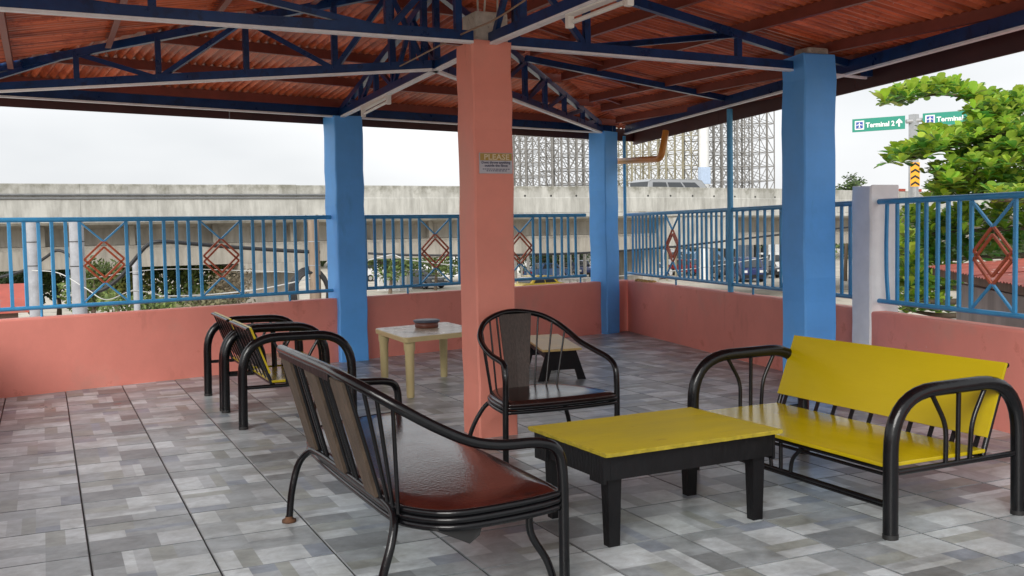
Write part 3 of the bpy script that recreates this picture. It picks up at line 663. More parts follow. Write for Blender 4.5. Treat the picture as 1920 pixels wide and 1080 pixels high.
# tube lamps, loose wires, drain pipe
def lamp(p0, p1, label):
    p0, p1 = V(p0), V(p1); d = (p1-p0).normalized(); t_ = thing('tube_lamp', label, 'lamp', (p0+p1)/2)
    z = V((0,0,1)); MB().bar(p0+z*.055, p1+z*.055, .055, .035).build('batten', M['tubewhite'], t_)
    MB().tube([p0+d*.05, p1-d*.05], .014, 10).build('tube', mat('milky_glass', (.82,.80,.76), .25), t_)
    for p, s in ((p0,1),(p1,-1)):
        MB().bbox(p+V((-.022,-.022,-.03)), p+V((.022,.022,.07)), .01, math.atan2(d.y,d.x)).build('end_holder', M['tubewhite'], t_)
lamp((2.85,5.55,2.625), (2.815,4.62,2.64), 'small dusty tube lamp under the truss left of the coral column')
lamp((2.735,.93,2.645), (2.755,.30,2.645), 'white tube lamp at the top edge right of the coral column')
tag(MB().tube(spline([at(748,125,8.0), at(800,98,7.4), at(870,62,6.7), at(925,38,6.35), at(985,0,5.9)], 5), .006, 6).build('conduit', mat('rusty_wire', (.30,.20,.13), .6)), 'thin rusty conduit crossing in front of the concrete column head', 'conduit')
pp = [KC+UB*-.35+NB*-.02+V((0,0,2.36)), KC+UB*1.12+NB*.02+V((0,0,2.29)), KC+UB*1.19+NB*.03+V((0,0,2.33)), KC+UB*1.17+NB*.10+V((0,0,2.64))]
tag(MB().tube(rounded(pp, .07, 5), .042, 14).build('drain_pipe', M['orangepipe']), 'orange plastic drain pipe bending down from the eave beside the corner column', 'pipe')

# ---------------------------------------------------------------- furniture with thick bent-tube arms (sofa and two armchairs)
def arch_seat(name, label, cat, xf, xb, y0, y1, group=None, front_grille=True, seed=1):
    """xf front, xb back (in x), arms in the planes y0 < y1"""
    s = 1 if xb > xf else -1; dp = abs(xb-xf); X = lambda u: xf+s*u          # u: 0 front .. dp back
    t = thing(name, label, cat, ((xf+xb)/2, (y0+y1)/2, 0), group)
    rnd = random.Random(seed)
    for y in (y0, y1):
        pts = rounded([(X(0),y,0),(X(0),y,.662),(X(dp-.01),y,.672),(X(dp),y,0)], .27, 9)
        a = MB().tube(pts, .0345, 16).build('arm_frame', M['black'], t)
        for u in (0, dp): MB().tube([(X(u),y,0),(X(u),y,.022)], .0355, 16).build('foot_cap', M['dark'], a)
        for q in ([(.25,.645),(.345,.49),(.342,.30)], [(.425,.655),(.42,.30)], [(.598,.645),(.512,.49),(.498,.30)]):
            MB().tube(rounded([(X(u),y,z) for u, z in q], .06, 4), .0115, 8).build('strut', M['black'], a)
        MB().tube([(X(.02),y,.30),(X(dp-.02),y,.305)], .0145, 10).build('side_rail', M['black'], a)
    ya, yb = y0+.02, y1-.02
    fr = MB().tube([(X(.012),ya,.312),(X(.012),yb,.312)], .013, 8); fr.tube([(X(.012),ya,.285),(X(.012),yb,.285)], .009, 8)
    fr.tube([(X(.60),ya,.312),(X(.60),yb,.312)], .013, 8)
    for k in range(4): yy = lerp(ya, yb, (k+.5)/4); fr.bar((X(.012),yy,.312),(X(.60),yy,.312), .022, .012)
    fr.build('seat_frame', M['black'], t)
    MB().bbox((min(X(-.02),X(.615)), ya-.012, .326),(max(X(-.02),X(.615)), yb+.012, .344), .004).build('seat_board', M['yellow'], t)
    if front_grille:
        g = MB().tube([(X(.012),ya,.152),(X(.012),yb,.152)], .0115, 8); g.tube([(X(.012),ya,.136),(X(.012),yb,.136)], .008, 8); yc = (ya+yb)/2
        g.tube([(X(.012),yc,.15),(X(.012),yc,.30)], .0105, 8)
        for q in (-1,1): g.tube(rounded([(X(.012),yc+q*.075,.15),(X(.012),yc+q*.085,.23),(X(.012),yc+q*.165,.30)], .05, 4), .0105, 8)
        g.build('front_stretcher', M['black'], t)
    # backrest: leaning flat struts behind a painted board
    bz = lambda z: .61 + (z-.33)*.385
    bf = MB()
    for y in (ya, yb): bf.tube([(X(bz(.33)),y,.315),(X(bz(.62)),y,.62)], .0135, 8)
    bf.tube([(X(bz(.73)+.012),ya,.735),(X(bz(.73)+.012),yb,.735)], .0125, 8); bf.build('back_frame', M['black'], t)
    n = max(4, round((yb-ya)/.142))
    for k in range(n):
        y = lerp(ya+.05, yb-.05, k/(n-1)); MB().bar((X(bz(.30)),y,.30),(X(bz(.735)+.008),y,.735), .024, .008, up=V((s,0,-.38))).build('back_strut', M['black'], t)
    p = [(bz(.405)-.022,.402),(bz(.75)-.022,.752),(bz(.75)-.007,.746),(bz(.405)-.007,.396)]
    pl = MB().prism([(X(u),ya-.01,z) for u, z in p], (0,ya-.01,0), (0,yb+.01,0)).build('back_board', M['yellowb'], t)
    p2 = [(bz(.405)-.006,.400),(bz(.75)-.006,.748),(bz(.75)-.003,.746),(bz(.405)-.003,.398)]
    MB().prism([(X(u),ya-.008,z) for u, z in p2], (0,ya-.008,0), (0,yb+.008,0)).build('black_backing', M['blackwood'], pl)
    return t
arch_seat('sofa', 'yellow board sofa on thick black tube arms in front of the right wall', 'sofa', 3.314, 4.148, -.997, .54, seed=3)
arch_seat('armchair', 'black tube armchair with yellow seat nearer the viewer, left of the plastic table', 'armchair', 1.985, 1.152, 3.157, 3.945, 'black tube armchairs with yellow boards', False, 4)
arch_seat('armchair', 'black tube armchair with yellow seat farther back, against the long wall', 'armchair', 1.985, 1.152, 4.045, 4.91, 'black tube armchairs with yellow boards', False, 5)

# ---------------------------------------------------------------- low yellow table
t = thing('coffee_table', 'low table with yellow top and black timber legs between the two sofas', 'table', (2.55,-.2,0))
rz = R(2)
tc_ = V((2.555,-.205,0)); q = Matrix.Rotation(R(2.2), 3, 'Z')
def tp(x, y, z): p = q@V((x,y,0)); return V((tc_.x+p.x, tc_.y+p.y, z))
def rbox(mb, x0, x1, y0, y1, z0, z1, taper=0.):
    vs = []
    for z in (z0, z1):
        k = taper if z == z0 else 0
        for x, y in ((x0+k,y0+k),(x1-k,y0+k),(x1-k,y1-k),(x0+k,y1-k)): vs.append(tp(x,y,z))
    return mb.add(vs, [(0,3,2,1),(4,5,6,7),(0,1,5,4),(1,2,6,5),(2,3,7,6),(3,0,4,7)])
hx, hy = .505, .365
bm_top = MB(); n = 24; ring = []
rnd = random.Random(5)
def edge_pts(z, e):
    pts = []
    for i in range(n): pts.append(tp(lerp(-hx,hx,i/n)+rnd.uniform(-.002,.002), -hy-e+rnd.uniform(-.002,.002), z))
    for i in range(n): pts.append(tp(hx+e+rnd.uniform(-.002,.002), lerp(-hy,hy,i/n), z))
    for i in range(n): pts.append(tp(lerp(hx,-hx,i/n), hy+e+rnd.uniform(-.002,.002), z))
    for i in range(n): pts.append(tp(-hx-e+rnd.uniform(-.002,.002), lerp(hy,-hy,i/n), z))
    return pts
top_r, up_r, lo_r = edge_pts(.4500,-.004), edge_pts(.4465,0), edge_pts(.431,-.002)
k = 4*n
tt = MB().add(top_r, [tuple(range(k))]).build('table_top', M['yellowt'], t)
MB().add(up_r+lo_r+top_r, [(i,k+i,k+(i+1)%k,(i+1)%k) for i in range(k)]+[(i,(i+1)%k,2*k+(i+1)%k,2*k+i) for i in range(k)]+[tuple(range(2*k-1,k-1,-1))]).build('ply_edge', M['yedge'], tt)
for nm, (x0,x1,y0,y1) in dict(a=(-.455,.455,-.320,-.298), b=(-.455,.455,.298,.320), c=(-.478,-.456,-.32,.32), d=(.456,.478,-.32,.32)).items():
    rbox(MB(), x0, x1, y0, y1, .315, .4295).build('apron', M['blackwood'], t)
for sx in (-1,1):
    for sy in (-1,1):
        xc, yc = sx*.415, sy*.262
        mb = MB(); rbox(mb, xc-.038, xc+.038, yc-.0345, yc+.0345, 0, .43, .010)
        mb.build('leg', M['blackwood'], t)
        ex = sx*.4805; rbox(MB(), min(ex,ex-sx*.003)-(.0 if sx>0 else .012), max(ex,ex-sx*.003)+(.012 if sx>0 else 0), yc-.06, yc+.058, .30, .429).build('corner_block', M['blackwood'], t)

# ---------------------------------------------------------------- near sofa: bent-rod frame, wooden back boards, vinyl seat
t = thing('sofa', 'long black rod sofa with oxblood vinyl seat and weathered wooden back boards in the foreground', 'sofa', (1.35,.1,0))
hoop = spline([(1.70,1.17,0),(1.70,1.17,.25),(1.70,1.17,.44),(1.685,1.165,.54),(1.62,1.145,.58),(1.45,1.09,.598),(1.27,1.00,.63),(1.10,.88,.735),(.975,.745,.825),(.915,.62,.868),(.905,.45,.876),(.905,.1,.878),(.91,-.25,.878),(.915,-.50,.872),(.955,-.66,.845),(1.06,-.755,.775),(1.20,-.80,.69),(1.33,-.83,.628),(1.45,-.845,.604),(1.60,-.85,.598),(1.685,-.85,.565),(1.712,-.85,.475),(1.715,-.85,.25),(1.715,-.85,0)], 6)
MB().tube(hoop, .0215, 14).build('hoop_frame', M['black'], t)
# rear seat rail flowing into the splayed back legs
rl = spline([(.925,.60,0),(.945,.61,.15),(.985,.615,.285),(1.03,.565,.352),(1.048,.45,.362),(1.055,.1,.365),(1.06,-.3,.364),(1.063,-.56,.362),(1.06,-.68,.335),(1.03,-.735,.25),(.985,-.75,.12),(.965,-.755,0)], 6)
MB().tube(rl, .0175, 12).build('rear_rail_and_legs', M['black'], t)
for p in ((.925,.60),(.965,-.755)): MB().lathe((*p,0), [(0,0),(.036,0),(.036,.012),(.02,.02),(.018,.03)], 14).build('rusty_foot', mat('rusty_steel', (.10,.045,.02), .8, noise=.4, nscale=30), t)
for y in (1.10,-.78):
    MB().tube(spline([(1.60,y,.345),(1.60,y,.22),(1.665,y-.01,.10),(1.70,y-.01,0)], 5), .0155, 10).build('front_brace', M['black'], t)
# seat outline in plan (rounded, wider to the front)
def seat_outline(e):
    pts = [(1.07-e*.5,-.52),(1.09,-.70-e),(1.22,-.86-e),(1.45,-.885-e),(1.65+e,-.86-e*.5),(1.695+e,-.80),(1.70+e,-.4),(1.70+e,.2),(1.695+e,.8),(1.685+e,1.12),(1.64,1.165+e),(1.45,1.14+e),(1.22,1.05+e),(1.10,.86+e),(1.075-e*.5,.60),(1.065-e*.5,.1)]
    o_ = spline([(*p,0) for p in pts+[pts[0]]], 4)[:-1]; return [(p.x,p.y) for p in o_]
def cushion(outl, zr, z0, z1, crown, name, m_, parent):
    n = len(outl); cx = sum(p[0] for p in outl)/n; cy = sum(p[1] for p in outl)/n; vs = []; fs = []
    rings = [(1.0,z0),(1.004,z0+(z1-z0)*.5),(.985,z1-.006),(.95,z1+.004),(.82,z1+crown*.55),(.6,z1+crown*.85),(.3,z1+crown)]
    for k, z in rings:
        for i, (x, y) in enumerate(outl):
            xx, yy = cx+(x-cx)*k, cy+(y-cy)*k; vs.append((xx, yy, z+zr(xx,yy)))
    for r_ in range(len(rings)-1):
        for i in range(n): fs.append((r_*n+i, r_*n+(i+1)%n, (r_+1)*n+(i+1)%n, (r_+1)*n+i))
    fs.append(tuple((len(rings)-1)*n+i for i in range(n))); fs.append(tuple(range(n-1,-1,-1)))
    return MB().add(vs, fs, True).build(name, m_, parent)
zr1 = lambda x, y: (x-1.4)*.03
ol = seat_outline(0)
cushion(ol, zr1, .362, .392, .014, 'vinyl_seat', M['vinyl'], t)
for e, z, r_, nm in ((.007,.376,.0135,'seat_piping'),(.006,.349,.0145,'seat_rim'),(.004,.321,.0145,'seat_rim')):
    MB().tube([(x,y,z+zr1(x,y)) for x, y in seat_outline(e)], r_, 10, closed=True).build(nm, M['black'], t)
MB().prism([(1.15,-.85,.315),(1.36,-.86,.315),(1.345,-.86,.268),(1.305,-.855,.238)], (0,0,0), (.006,.06,0)).build('torn_lining', M['dark'], t)
def back_pt(y, f_):
    """point on the back plane: f_ 0 at the rear rail, 1 at the top rail"""
    return V((lerp(1.058,.912,f_)-.0, y, lerp(.372,.868,f_)))
for ya_, wa, yt_, wt in ((.54,.155,.47,.20),(.015,.145,-.02,.20),(-.44,.145,-.47,.20)):
    vs = []
    for f_ in (.0,.25,.5,.75,.975):
        for dy in (-1,1):
            for dx in (-.008,.008): p = back_pt(lerp(ya_,yt_,f_)+dy*lerp(wa,wt,f_)/2, f_); vs.append(p+V((dx-.012,0,dx*.2)))
    fs = []
    for i in range(4):
        a = i*4; fs += [(a,a+4,a+6,a+2),(a+1,a+3,a+7,a+5),(a,a+1,a+5,a+4),(a+2,a+6,a+7,a+3)]
    fs += [(0,2,3,1),(16,17,19,18)]
    MB().add(vs, fs).build('back_board', M['wood'], t)
for yb_, yt in ((.62,.60),(.455,.36),(.36,.27),(.31,.225),(.115,.09),(-.07,-.125),(-.15,-.20),(-.20,-.245),(-.35,-.365),(-.525,-.575)):
    MB().tube([back_pt(yb_,0.), back_pt(yt,1.)], .0085, 8).build('back_rod', M['black'], t)
for a_, b_2 in (((1.063,-.60,.37),(.955,-.66,.845)),((1.066,-.655,.36),(.995,-.70,.818)),((1.07,-.705,.35),(1.045,-.745,.785)),((1.06,.52,.37),(.955,.72,.842)),((1.07,.60,.37),(1.05,.83,.77)),((1.08,.70,.38),(1.17,.93,.69))):
    MB().tube([a_, b_2], .0085, 8).build('side_rod', M['black'], t)
MB().bar(back_pt(.56,.97)+V((-.02,0,0)), back_pt(-.38,.97)+V((-.02,0,0)), .012, .03).build('top_slat', M['blackwood'], t)

# ---------------------------------------------------------------- hoop-back chair
t = thing('chair', 'black hoop back chair with dark vinyl seat and wide wooden splat by the coral column', 'chair', (2.74,1.35,0))
hoop = spline([(2.345,1.10,0),(2.348,1.10,.25),(2.353,1.10,.50),(2.357,1.11,.575),(2.362,1.15,.628),(2.352,1.30,.662),(2.362,1.45,.706),(2.395,1.58,.762),(2.475,1.68,.832),(2.602,1.74,.876),(2.735,1.76,.886),(2.90,1.75,.858),(3.01,1.70,.80),(3.065,1.60,.733),(3.08,1.50,.688),(3.11,1.37,.645),(3.134,1.22,.604),(3.137,1.14,.555),(3.137,1.12,.45),(3.137,1.12,.2),(3.137,1.12,0)], 6)
MB().tube(hoop, .0185, 12).build('hoop_frame', M['black'], t)
so_ = [(2.36,1.10),(2.5,1.075),(2.74,1.065),(2.98,1.075),(3.115,1.10),(3.13,1.18),(3.09,1.40),(2.99,1.60),(2.86,1.68),(2.70,1.69),(2.54,1.66),(2.44,1.55),(2.385,1.38),(2.355,1.18)]
so2 = [(p.x,p.y) for p in spline([(*p,0) for p in so_+[so_[0]]], 4)[:-1]]
zr2 = lambda x, y: 0.
cushion(so2, zr2, .368, .392, .012, 'vinyl_seat', M['vinylb'], t)
for z in (.360,.334): MB().tube([(x,y,z) for x, y in so2], .0125, 10, closed=True).build('seat_rim', M['black'], t)
for pts in ([(2.50,1.60,.345),(2.43,1.64,.27),(2.36,1.66,.14),(2.32,1.667,0)], [(2.96,1.60,.345),(3.03,1.64,.25),(3.075,1.66,.13),(3.09,1.67,0)]):
    MB().tube(spline(pts, 5), .0150, 10).build('rear_leg', M['black'], t)
vs = []
for f_ in (0,.33,.66,1):
    y = lerp(1.60,1.735,f_); z = lerp(.39,.872,f_); hw = lerp(.075,.118,f_); xc = lerp(2.672,2.718,f_)
    for dx in (-hw,0,hw):
        for dy in (-.007,.007): vs.append((xc+dx, y+dy+(.012 if dx == 0 else 0), z))
fs = []
for i in range(3):
    a = i*6
    for j in (0,2): fs += [(a+j,a+j+2,a+j+8,a+j+6),(a+j+1,a+j+7,a+j+9,a+j+3)]
    fs += [(a,a+6,a+7,a+1),(a+4,a+5,a+11,a+10)]
MB().add(vs, fs).build('splat', M['splat'], t)
for a_, b_2 in (((2.43,1.50,.39),(2.37,1.48,.72)),((2.465,1.57,.39),(2.43,1.63,.795)),((2.53,1.64,.39),(2.52,1.705,.845)),((2.60,1.67,.39),(2.58,1.73,.868)),((2.83,1.68,.39),(2.90,1.75,.855)),((2.90,1.65,.39),(2.985,1.71,.815)),((2.96,1.61,.39),(3.045,1.64,.76))):
    MB().tube([a_, b_2], .0065, 8).build('back_rod', M['black'], t)

# ---------------------------------------------------------------- plastic table with a round dish, low bench
t = thing('plastic_table', 'beige plastic table with marbled top beside the left blue column', 'table', (3.2,4.35,0))
u1_, v1_ = V((.777,.630,0)), V((-.12,.99,0)); pc = V((2.62,3.76,0))
u1_ = V((.95,.26,0)).normalized(); v1_ = V((.04,1,0)).normalized()
def pt_(a, b, z): return pc + u1_*a + v1_*b + V((0,0,z))
W_, D_ = .84, .98
ol2 = []
for cxx, cyy, a0 in ((W_-.05,.05,-90),(W_-.05,D_-.05,0),(.05,D_-.05,90),(.05,.05,180)):
    for k in range(5): an = R(a0+k*22.5); ol2.append((cxx+.05*math.cos(an), cyy+.05*math.sin(an)))
n = len(ol2)
vs = [pt_(x,y,.532) for x, y in ol2]+[pt_(x,y,.525) for x, y in [((x-W_/2)*1.008+W_/2,(y-D_/2)*1.008+D_/2) for x, y in ol2]]+[pt_(x,y,.488) for x, y in ol2]
MB().add(vs, [(i,(i+1)%n,n+(i+1)%n,n+i) for i in range(n)]+[(n+i,n+(i+1)%n,2*n+(i+1)%n,2*n+i) for i in range(n)]+[tuple(range(3*n-1,2*n-1,-1))]).build('rim', M['plastic'], t)
MB().add([pt_((x-W_/2)*.999+W_/2,(y-D_/2)*.999+D_/2,.5325) for x, y in ol2], [tuple(range(n))]).build('table_top', M['marbletop'], t)
for a_, b_2 in ((.075,.075),(W_-.075,.075),(.075,D_-.075),(W_-.075,D_-.075)):
    p = pt_(a_, b_2, 0)
    MB().lathe(p, [(.030,0),(.034,.01),(.042,.40),(.050,.42),(.050,.485)], 14).build('leg', M['plastic'], t)
dish_c = V((3.10,4.52,.5335)); t = thing('round_dish', 'round brown dish with slate blue lid on the plastic table', 'dish', dish_c)
MB().lathe(dish_c, [(0,0),(.105,0),(.110,.01),(.112,.052),(.10,.052)], 24).build('bowl', mat('brown_ceramic', (.17,.055,.035), .4, noise=.2, nscale=8), t)
MB().lathe(dish_c, [(.118,.050),(.125,.056),(.125,.070),(.113,.074),(.0,.074)], 24).build('lid', mat('slate_plastic', (.07,.085,.12), .4), t)

t = thing('bench', 'low bench with pale yellow top and black trapezoid ends seen through the hoop back chair', 'bench', (4.3,4.6,0))
bx0 = V((4.08,4.03,0)); bu = V((.985,-.10,0)).normalized(); bvv = V((.30,.95,0)).normalized()
def bp_(a, b, z): return bx0 + bu*a + bvv*b + V((0,0,z))
vs = [bp_(a,b,z) for z in (.285,.305) for a, b in ((-.02,-.02),(.38,-.02),(.38,1.30),(-.02,1.30))]
MB().add(vs, [(0,3,2,1),(4,5,6,7),(0,1,5,4),(1,2,6,5),(2,3,7,6),(3,0,4,7)]).build('bench_top', mat('pale_yellow_paint', (.62,.44,.16), .4, noise=.15, nscale=5), t)
for b0 in (.03, 1.22):
    poly = [bp_(a,b0,z) for a, z in ((0.03,.285),(.33,.285),(.43,0),(.345,0),(.315,.10),(.075,.10),(.045,0),(-.06,0))]
    MB().prism(poly, bp_(0,b0,0), bp_(0,b0+.025,0)).build('end_panel', M['blackwood'], t)
MB().prism([bp_(.02,.055,.284), bp_(.045,.055,.284), bp_(.045,.055,.215), bp_(.02,.055,.215)], bp_(0,0,0), bp_(0,1.16,0)).build('side_rail', M['blackwood'], t)

# scrap by the wall behind the yellow sofa
t = thing('scrap_metal', 'small heap of shiny scrap rods on the floor behind the yellow sofa', 'scrap', (5.1,.1,0))
bs = on_z(1888,800,.02)
for k in range(6):
    a_ = bs+V((random.uniform(-.1,.1),random.uniform(-.25,.1),.02+k*.016)); MB().tube([a_-V((.05,.36,0)), a_+V((.04,.30,.02))], .011, 8).build('rod', mat('galvanised_%d' % k, (.5,.48,.46), .3, metal=.7, noise=.2), t)
MB().lathe(bs+V((.05,.1,.10)), [(0,0),(.07,.0),(.085,.03),(.06,.075),(0,.08)], 10).build('rag', M['dark'], t)

# ---------------------------------------------------------------- notice on the coral column
def text_mesh(mb, body, origin, ux, uz, size, bold=0., align='LEFT', maxw=None):
    """flat letters laid on a sign face: origin at the baseline start, ux along the line, uz up"""
    cu = bpy.data.curves.new('t', 'FONT'); cu.body = body; cu.size = size; cu.align_x = align; cu.offset = bold; cu.resolution_u = 2
    ob = bpy.data.objects.new('t', cu); col.objects.link(ob); dg = bpy.context.evaluated_depsgraph_get()
    me = bpy.data.meshes.new_from_object(ob.evaluated_get(dg)); bpy.data.objects.remove(ob)
    k = 1.
    if maxw:
        xs = [q_.co.x for q_ in me.vertices]; k = maxw/(max(xs)-min(xs)) if xs else 1
    mb.add([origin + ux*(q_.co.x*k) + uz*q_.co.y for q_ in me.vertices], [tuple(p.vertices) for p in me.polygons]); bpy.data.meshes.remove(me)
    return mb
yf = 2.115-.1475
t = thing('notice_sign', 'small notice with ochre PLEASE band on the coral column', 'sign', (2.7,yf-.01,1.9))
x0, x1, z0, z1 = 2.577, 2.822, 1.822, 1.962; ux, uz = V((1,0,0)), V((0,0,1))
MB().box((x0,yf-.014,z0),(x1,yf-.003,z1)).build('board', mat('notice_white', (.50,.50,.55), .5, noise=.05), t)
MB().box((x0+.004,yf-.0165,z1-.052),(x1-.004,yf-.0145,z1-.003)).build('band', mat('notice_ochre', (.42,.27,.05), .5, noise=.08), t)
text_mesh(MB(), 'PLEASE', V((x0+.03,yf-.0185,z1-.046)), ux, uz, .052, .001, maxw=.188).build('heading', mat('notice_cream', (.70,.60,.40), .5), t)
ink = mat('notice_ink', (.03,.035,.09), .5)
mb = text_mesh(MB(), 'Dont throw anything', V((x0+.013,yf-.0165,z1-.073)), ux, uz, .024, .0006, maxw=.215)
text_mesh(mb, 'outside the fence', V((x0+.036,yf-.0165,z1-.094)), ux, uz, .024, .0006, maxw=.172); mb.build('lettering', ink, t)
mb = MB(); rnd = random.Random(4)
for zz, xa, xb in ((z1-.113, x0+.022, x1-.022), (z1-.125, x0+.05, x1-.045)):     # two lines too small to read
    x = xa
    while x < xb:
        wl = rnd.uniform(.008,.022); mb.box((x,yf-.0165,zz),(min(x+wl,xb),yf-.0147,zz+.005)); x += wl+.005
mb.build('small_print', ink, t)

# ---------------------------------------------------------------- elevated road (flyover) running past behind the terrace
FD = V((.9968,.0803,0)); FN = V((.0803,-.9968,0)); F0 = V((-1.7,40.0,0))     # along, towards the viewer, origin
FP = lambda s, n, z: F0 + FD*s + FN*n + V((0,0,z))
def fly_s(px, py=430):
    d = FW + RT*((px-960)/FPX) - UP*((py-540)/FPX); e = FD; den = d.x*e.y-d.y*e.x
    return ((F0.x-CAM.x)*d.y-(F0.y-CAM.y)*d.x)/den
fly = thing('flyover', 'weathered grey concrete flyover crossing behind the railings', 'bridge', FP(15,0,GZ))
S0, S1 = -30., 96.
def drop(s): return -max(0., s-34)*.012
def strip(name, prof, s0, s1, m_, parent, step=6.):
    n = max(1, int((s1-s0)/step)); vs, fs = [], []; k = len(prof)
    for i in range(n+1):
        s = lerp(s0, s1, i/n)
        for p, z in prof: vs.append(FP(s, p, z+drop(s)))
    for i in range(n):
        for j in range(k): fs.append((i*k+j, i*k+(j+1)%k, (i+1)*k+(j+1)%k, (i+1)*k+j))
    fs += [tuple(range(k-1,-1,-1)), tuple(n*k+j for j in range(k))]
    return MB().add(vs, fs).build(name, m_, parent)
s = S0; rnd = random.Random(8)
while s < S1:
    L_ = 3.0; dz = rnd.uniform(-.015,.015)
    strip('parapet_panel', [(-.22,2.24),(-.22,3.59+dz),(.0,3.59+dz),(.02,3.55+dz),(.02,3.02),(.07,2.98),(.07,2.24)], s+.004, s+L_-.004, M['concrete'], fly); s += L_
strip('deck', [(-9.,2.0),(-9.,2.22),(.12,2.22),(.12,2.02),(-.05,1.92)], S0, S1, M['concrete'], fly)
for off in (0, -4.0, -8.0):
    strip('girder', [(-1.75+off,.12),(-.85+off,.12),(-.85+off,.86),(-1.0+off,.98),(-1.0+off,1.04),(-1.45+off,1.08),(-1.45+off,1.75),(-1.15+off,1.93),(-1.15+off,1.998),(-1.8+off,1.998),(-1.65+off,1.8),(-1.65+off,1.0)], S0, 33, M['concrete_shaded'], fly)
    strip('girder', [(-1.75+off,.30),(-.85+off,.30),(-.85+off,.86),(-1.0+off,.98),(-1.0+off,1.04),(-1.45+off,1.08),(-1.45+off,1.75),(-1.15+off,1.93),(-1.15+off,1.998),(-1.8+off,1.998),(-1.65+off,1.8),(-1.65+off,1.0)], 38, S1, M['concrete_shaded'], fly)
for s in [S0+3.5*k for k in range(int(62/3.5))]:
    MB().prism([FP(s,-1.5,1.06), FP(s,-1.02,1.06), FP(s,-1.15,1.9), FP(s,-1.5,1.9)], FP(0,0,0), FP(.22,0,0)).build('web_rib', M['concrete_shaded'], fly)
def pier(px0, px1, zt, n0, n1, zc):
    a, b = fly_s(px0), fly_s(px1); p = MB()
    p.prism([FP(a,n0,GZ), FP(b,n0,GZ), FP(b,n0,zt), FP(a,n0,zt)], FP(0,n0,0), FP(0,n1,0))
    return p.build('pier', M['concrete_shaded'], fly)
pier(463, 575, -.05, -7.5, -1.4, 0); 
a, b = fly_s(455), fly_s(600); MB().prism([FP(a,-.3,-.3), FP(b,-.3,-.3), FP(b,-.3,.118), FP(a,-.3,.118)], FP(0,0,0), FP(0,-8.4,0)).build('pier_cap', M['concrete_shaded'], fly)
a, b = 33.1, 37.9
MB().prism([FP(a,-.05,.35), FP(b,-.05,.05), FP(b,-.05,1.99), FP(a,-.05,1.99)], FP(0,0,0), FP(0,-8.6,0)).build('pier_cap', M['concrete'], fly)
for k in range(5):
    s_ = lerp(a+.2, b-.9, k/4); MB().prism([FP(s_,-.045,.3), FP(s_+.55,-.045,.3), FP(s_+.55,.10,1.9), FP(s_,.10,1.9)], FP(0,0,0), FP(0,-.3,0)).build('pier_rib', M['concrete'], fly)
pier(1238, 1268, .3, -6, -1.6, 0)
for z, nn in ((3.14,.075),(2.995,.085)):
    MB().tube([FP(S0,nn,z), FP(fly_s(598),nn,z), FP(fly_s(640),nn,z)], .045, 8).build('conduit_pipe', mat('grey_conduit_%d' % int(z*100), (.16,.165,.17), .4, noise=.2), fly)
for k in range(13):
    s_ = fly_s(985)+k*1.55; c = FP(s_,.03,3.10+drop(s_)); MB().tube([c-FN*.05, c], .055, 10).build('drain_hole', M['dark'], fly)

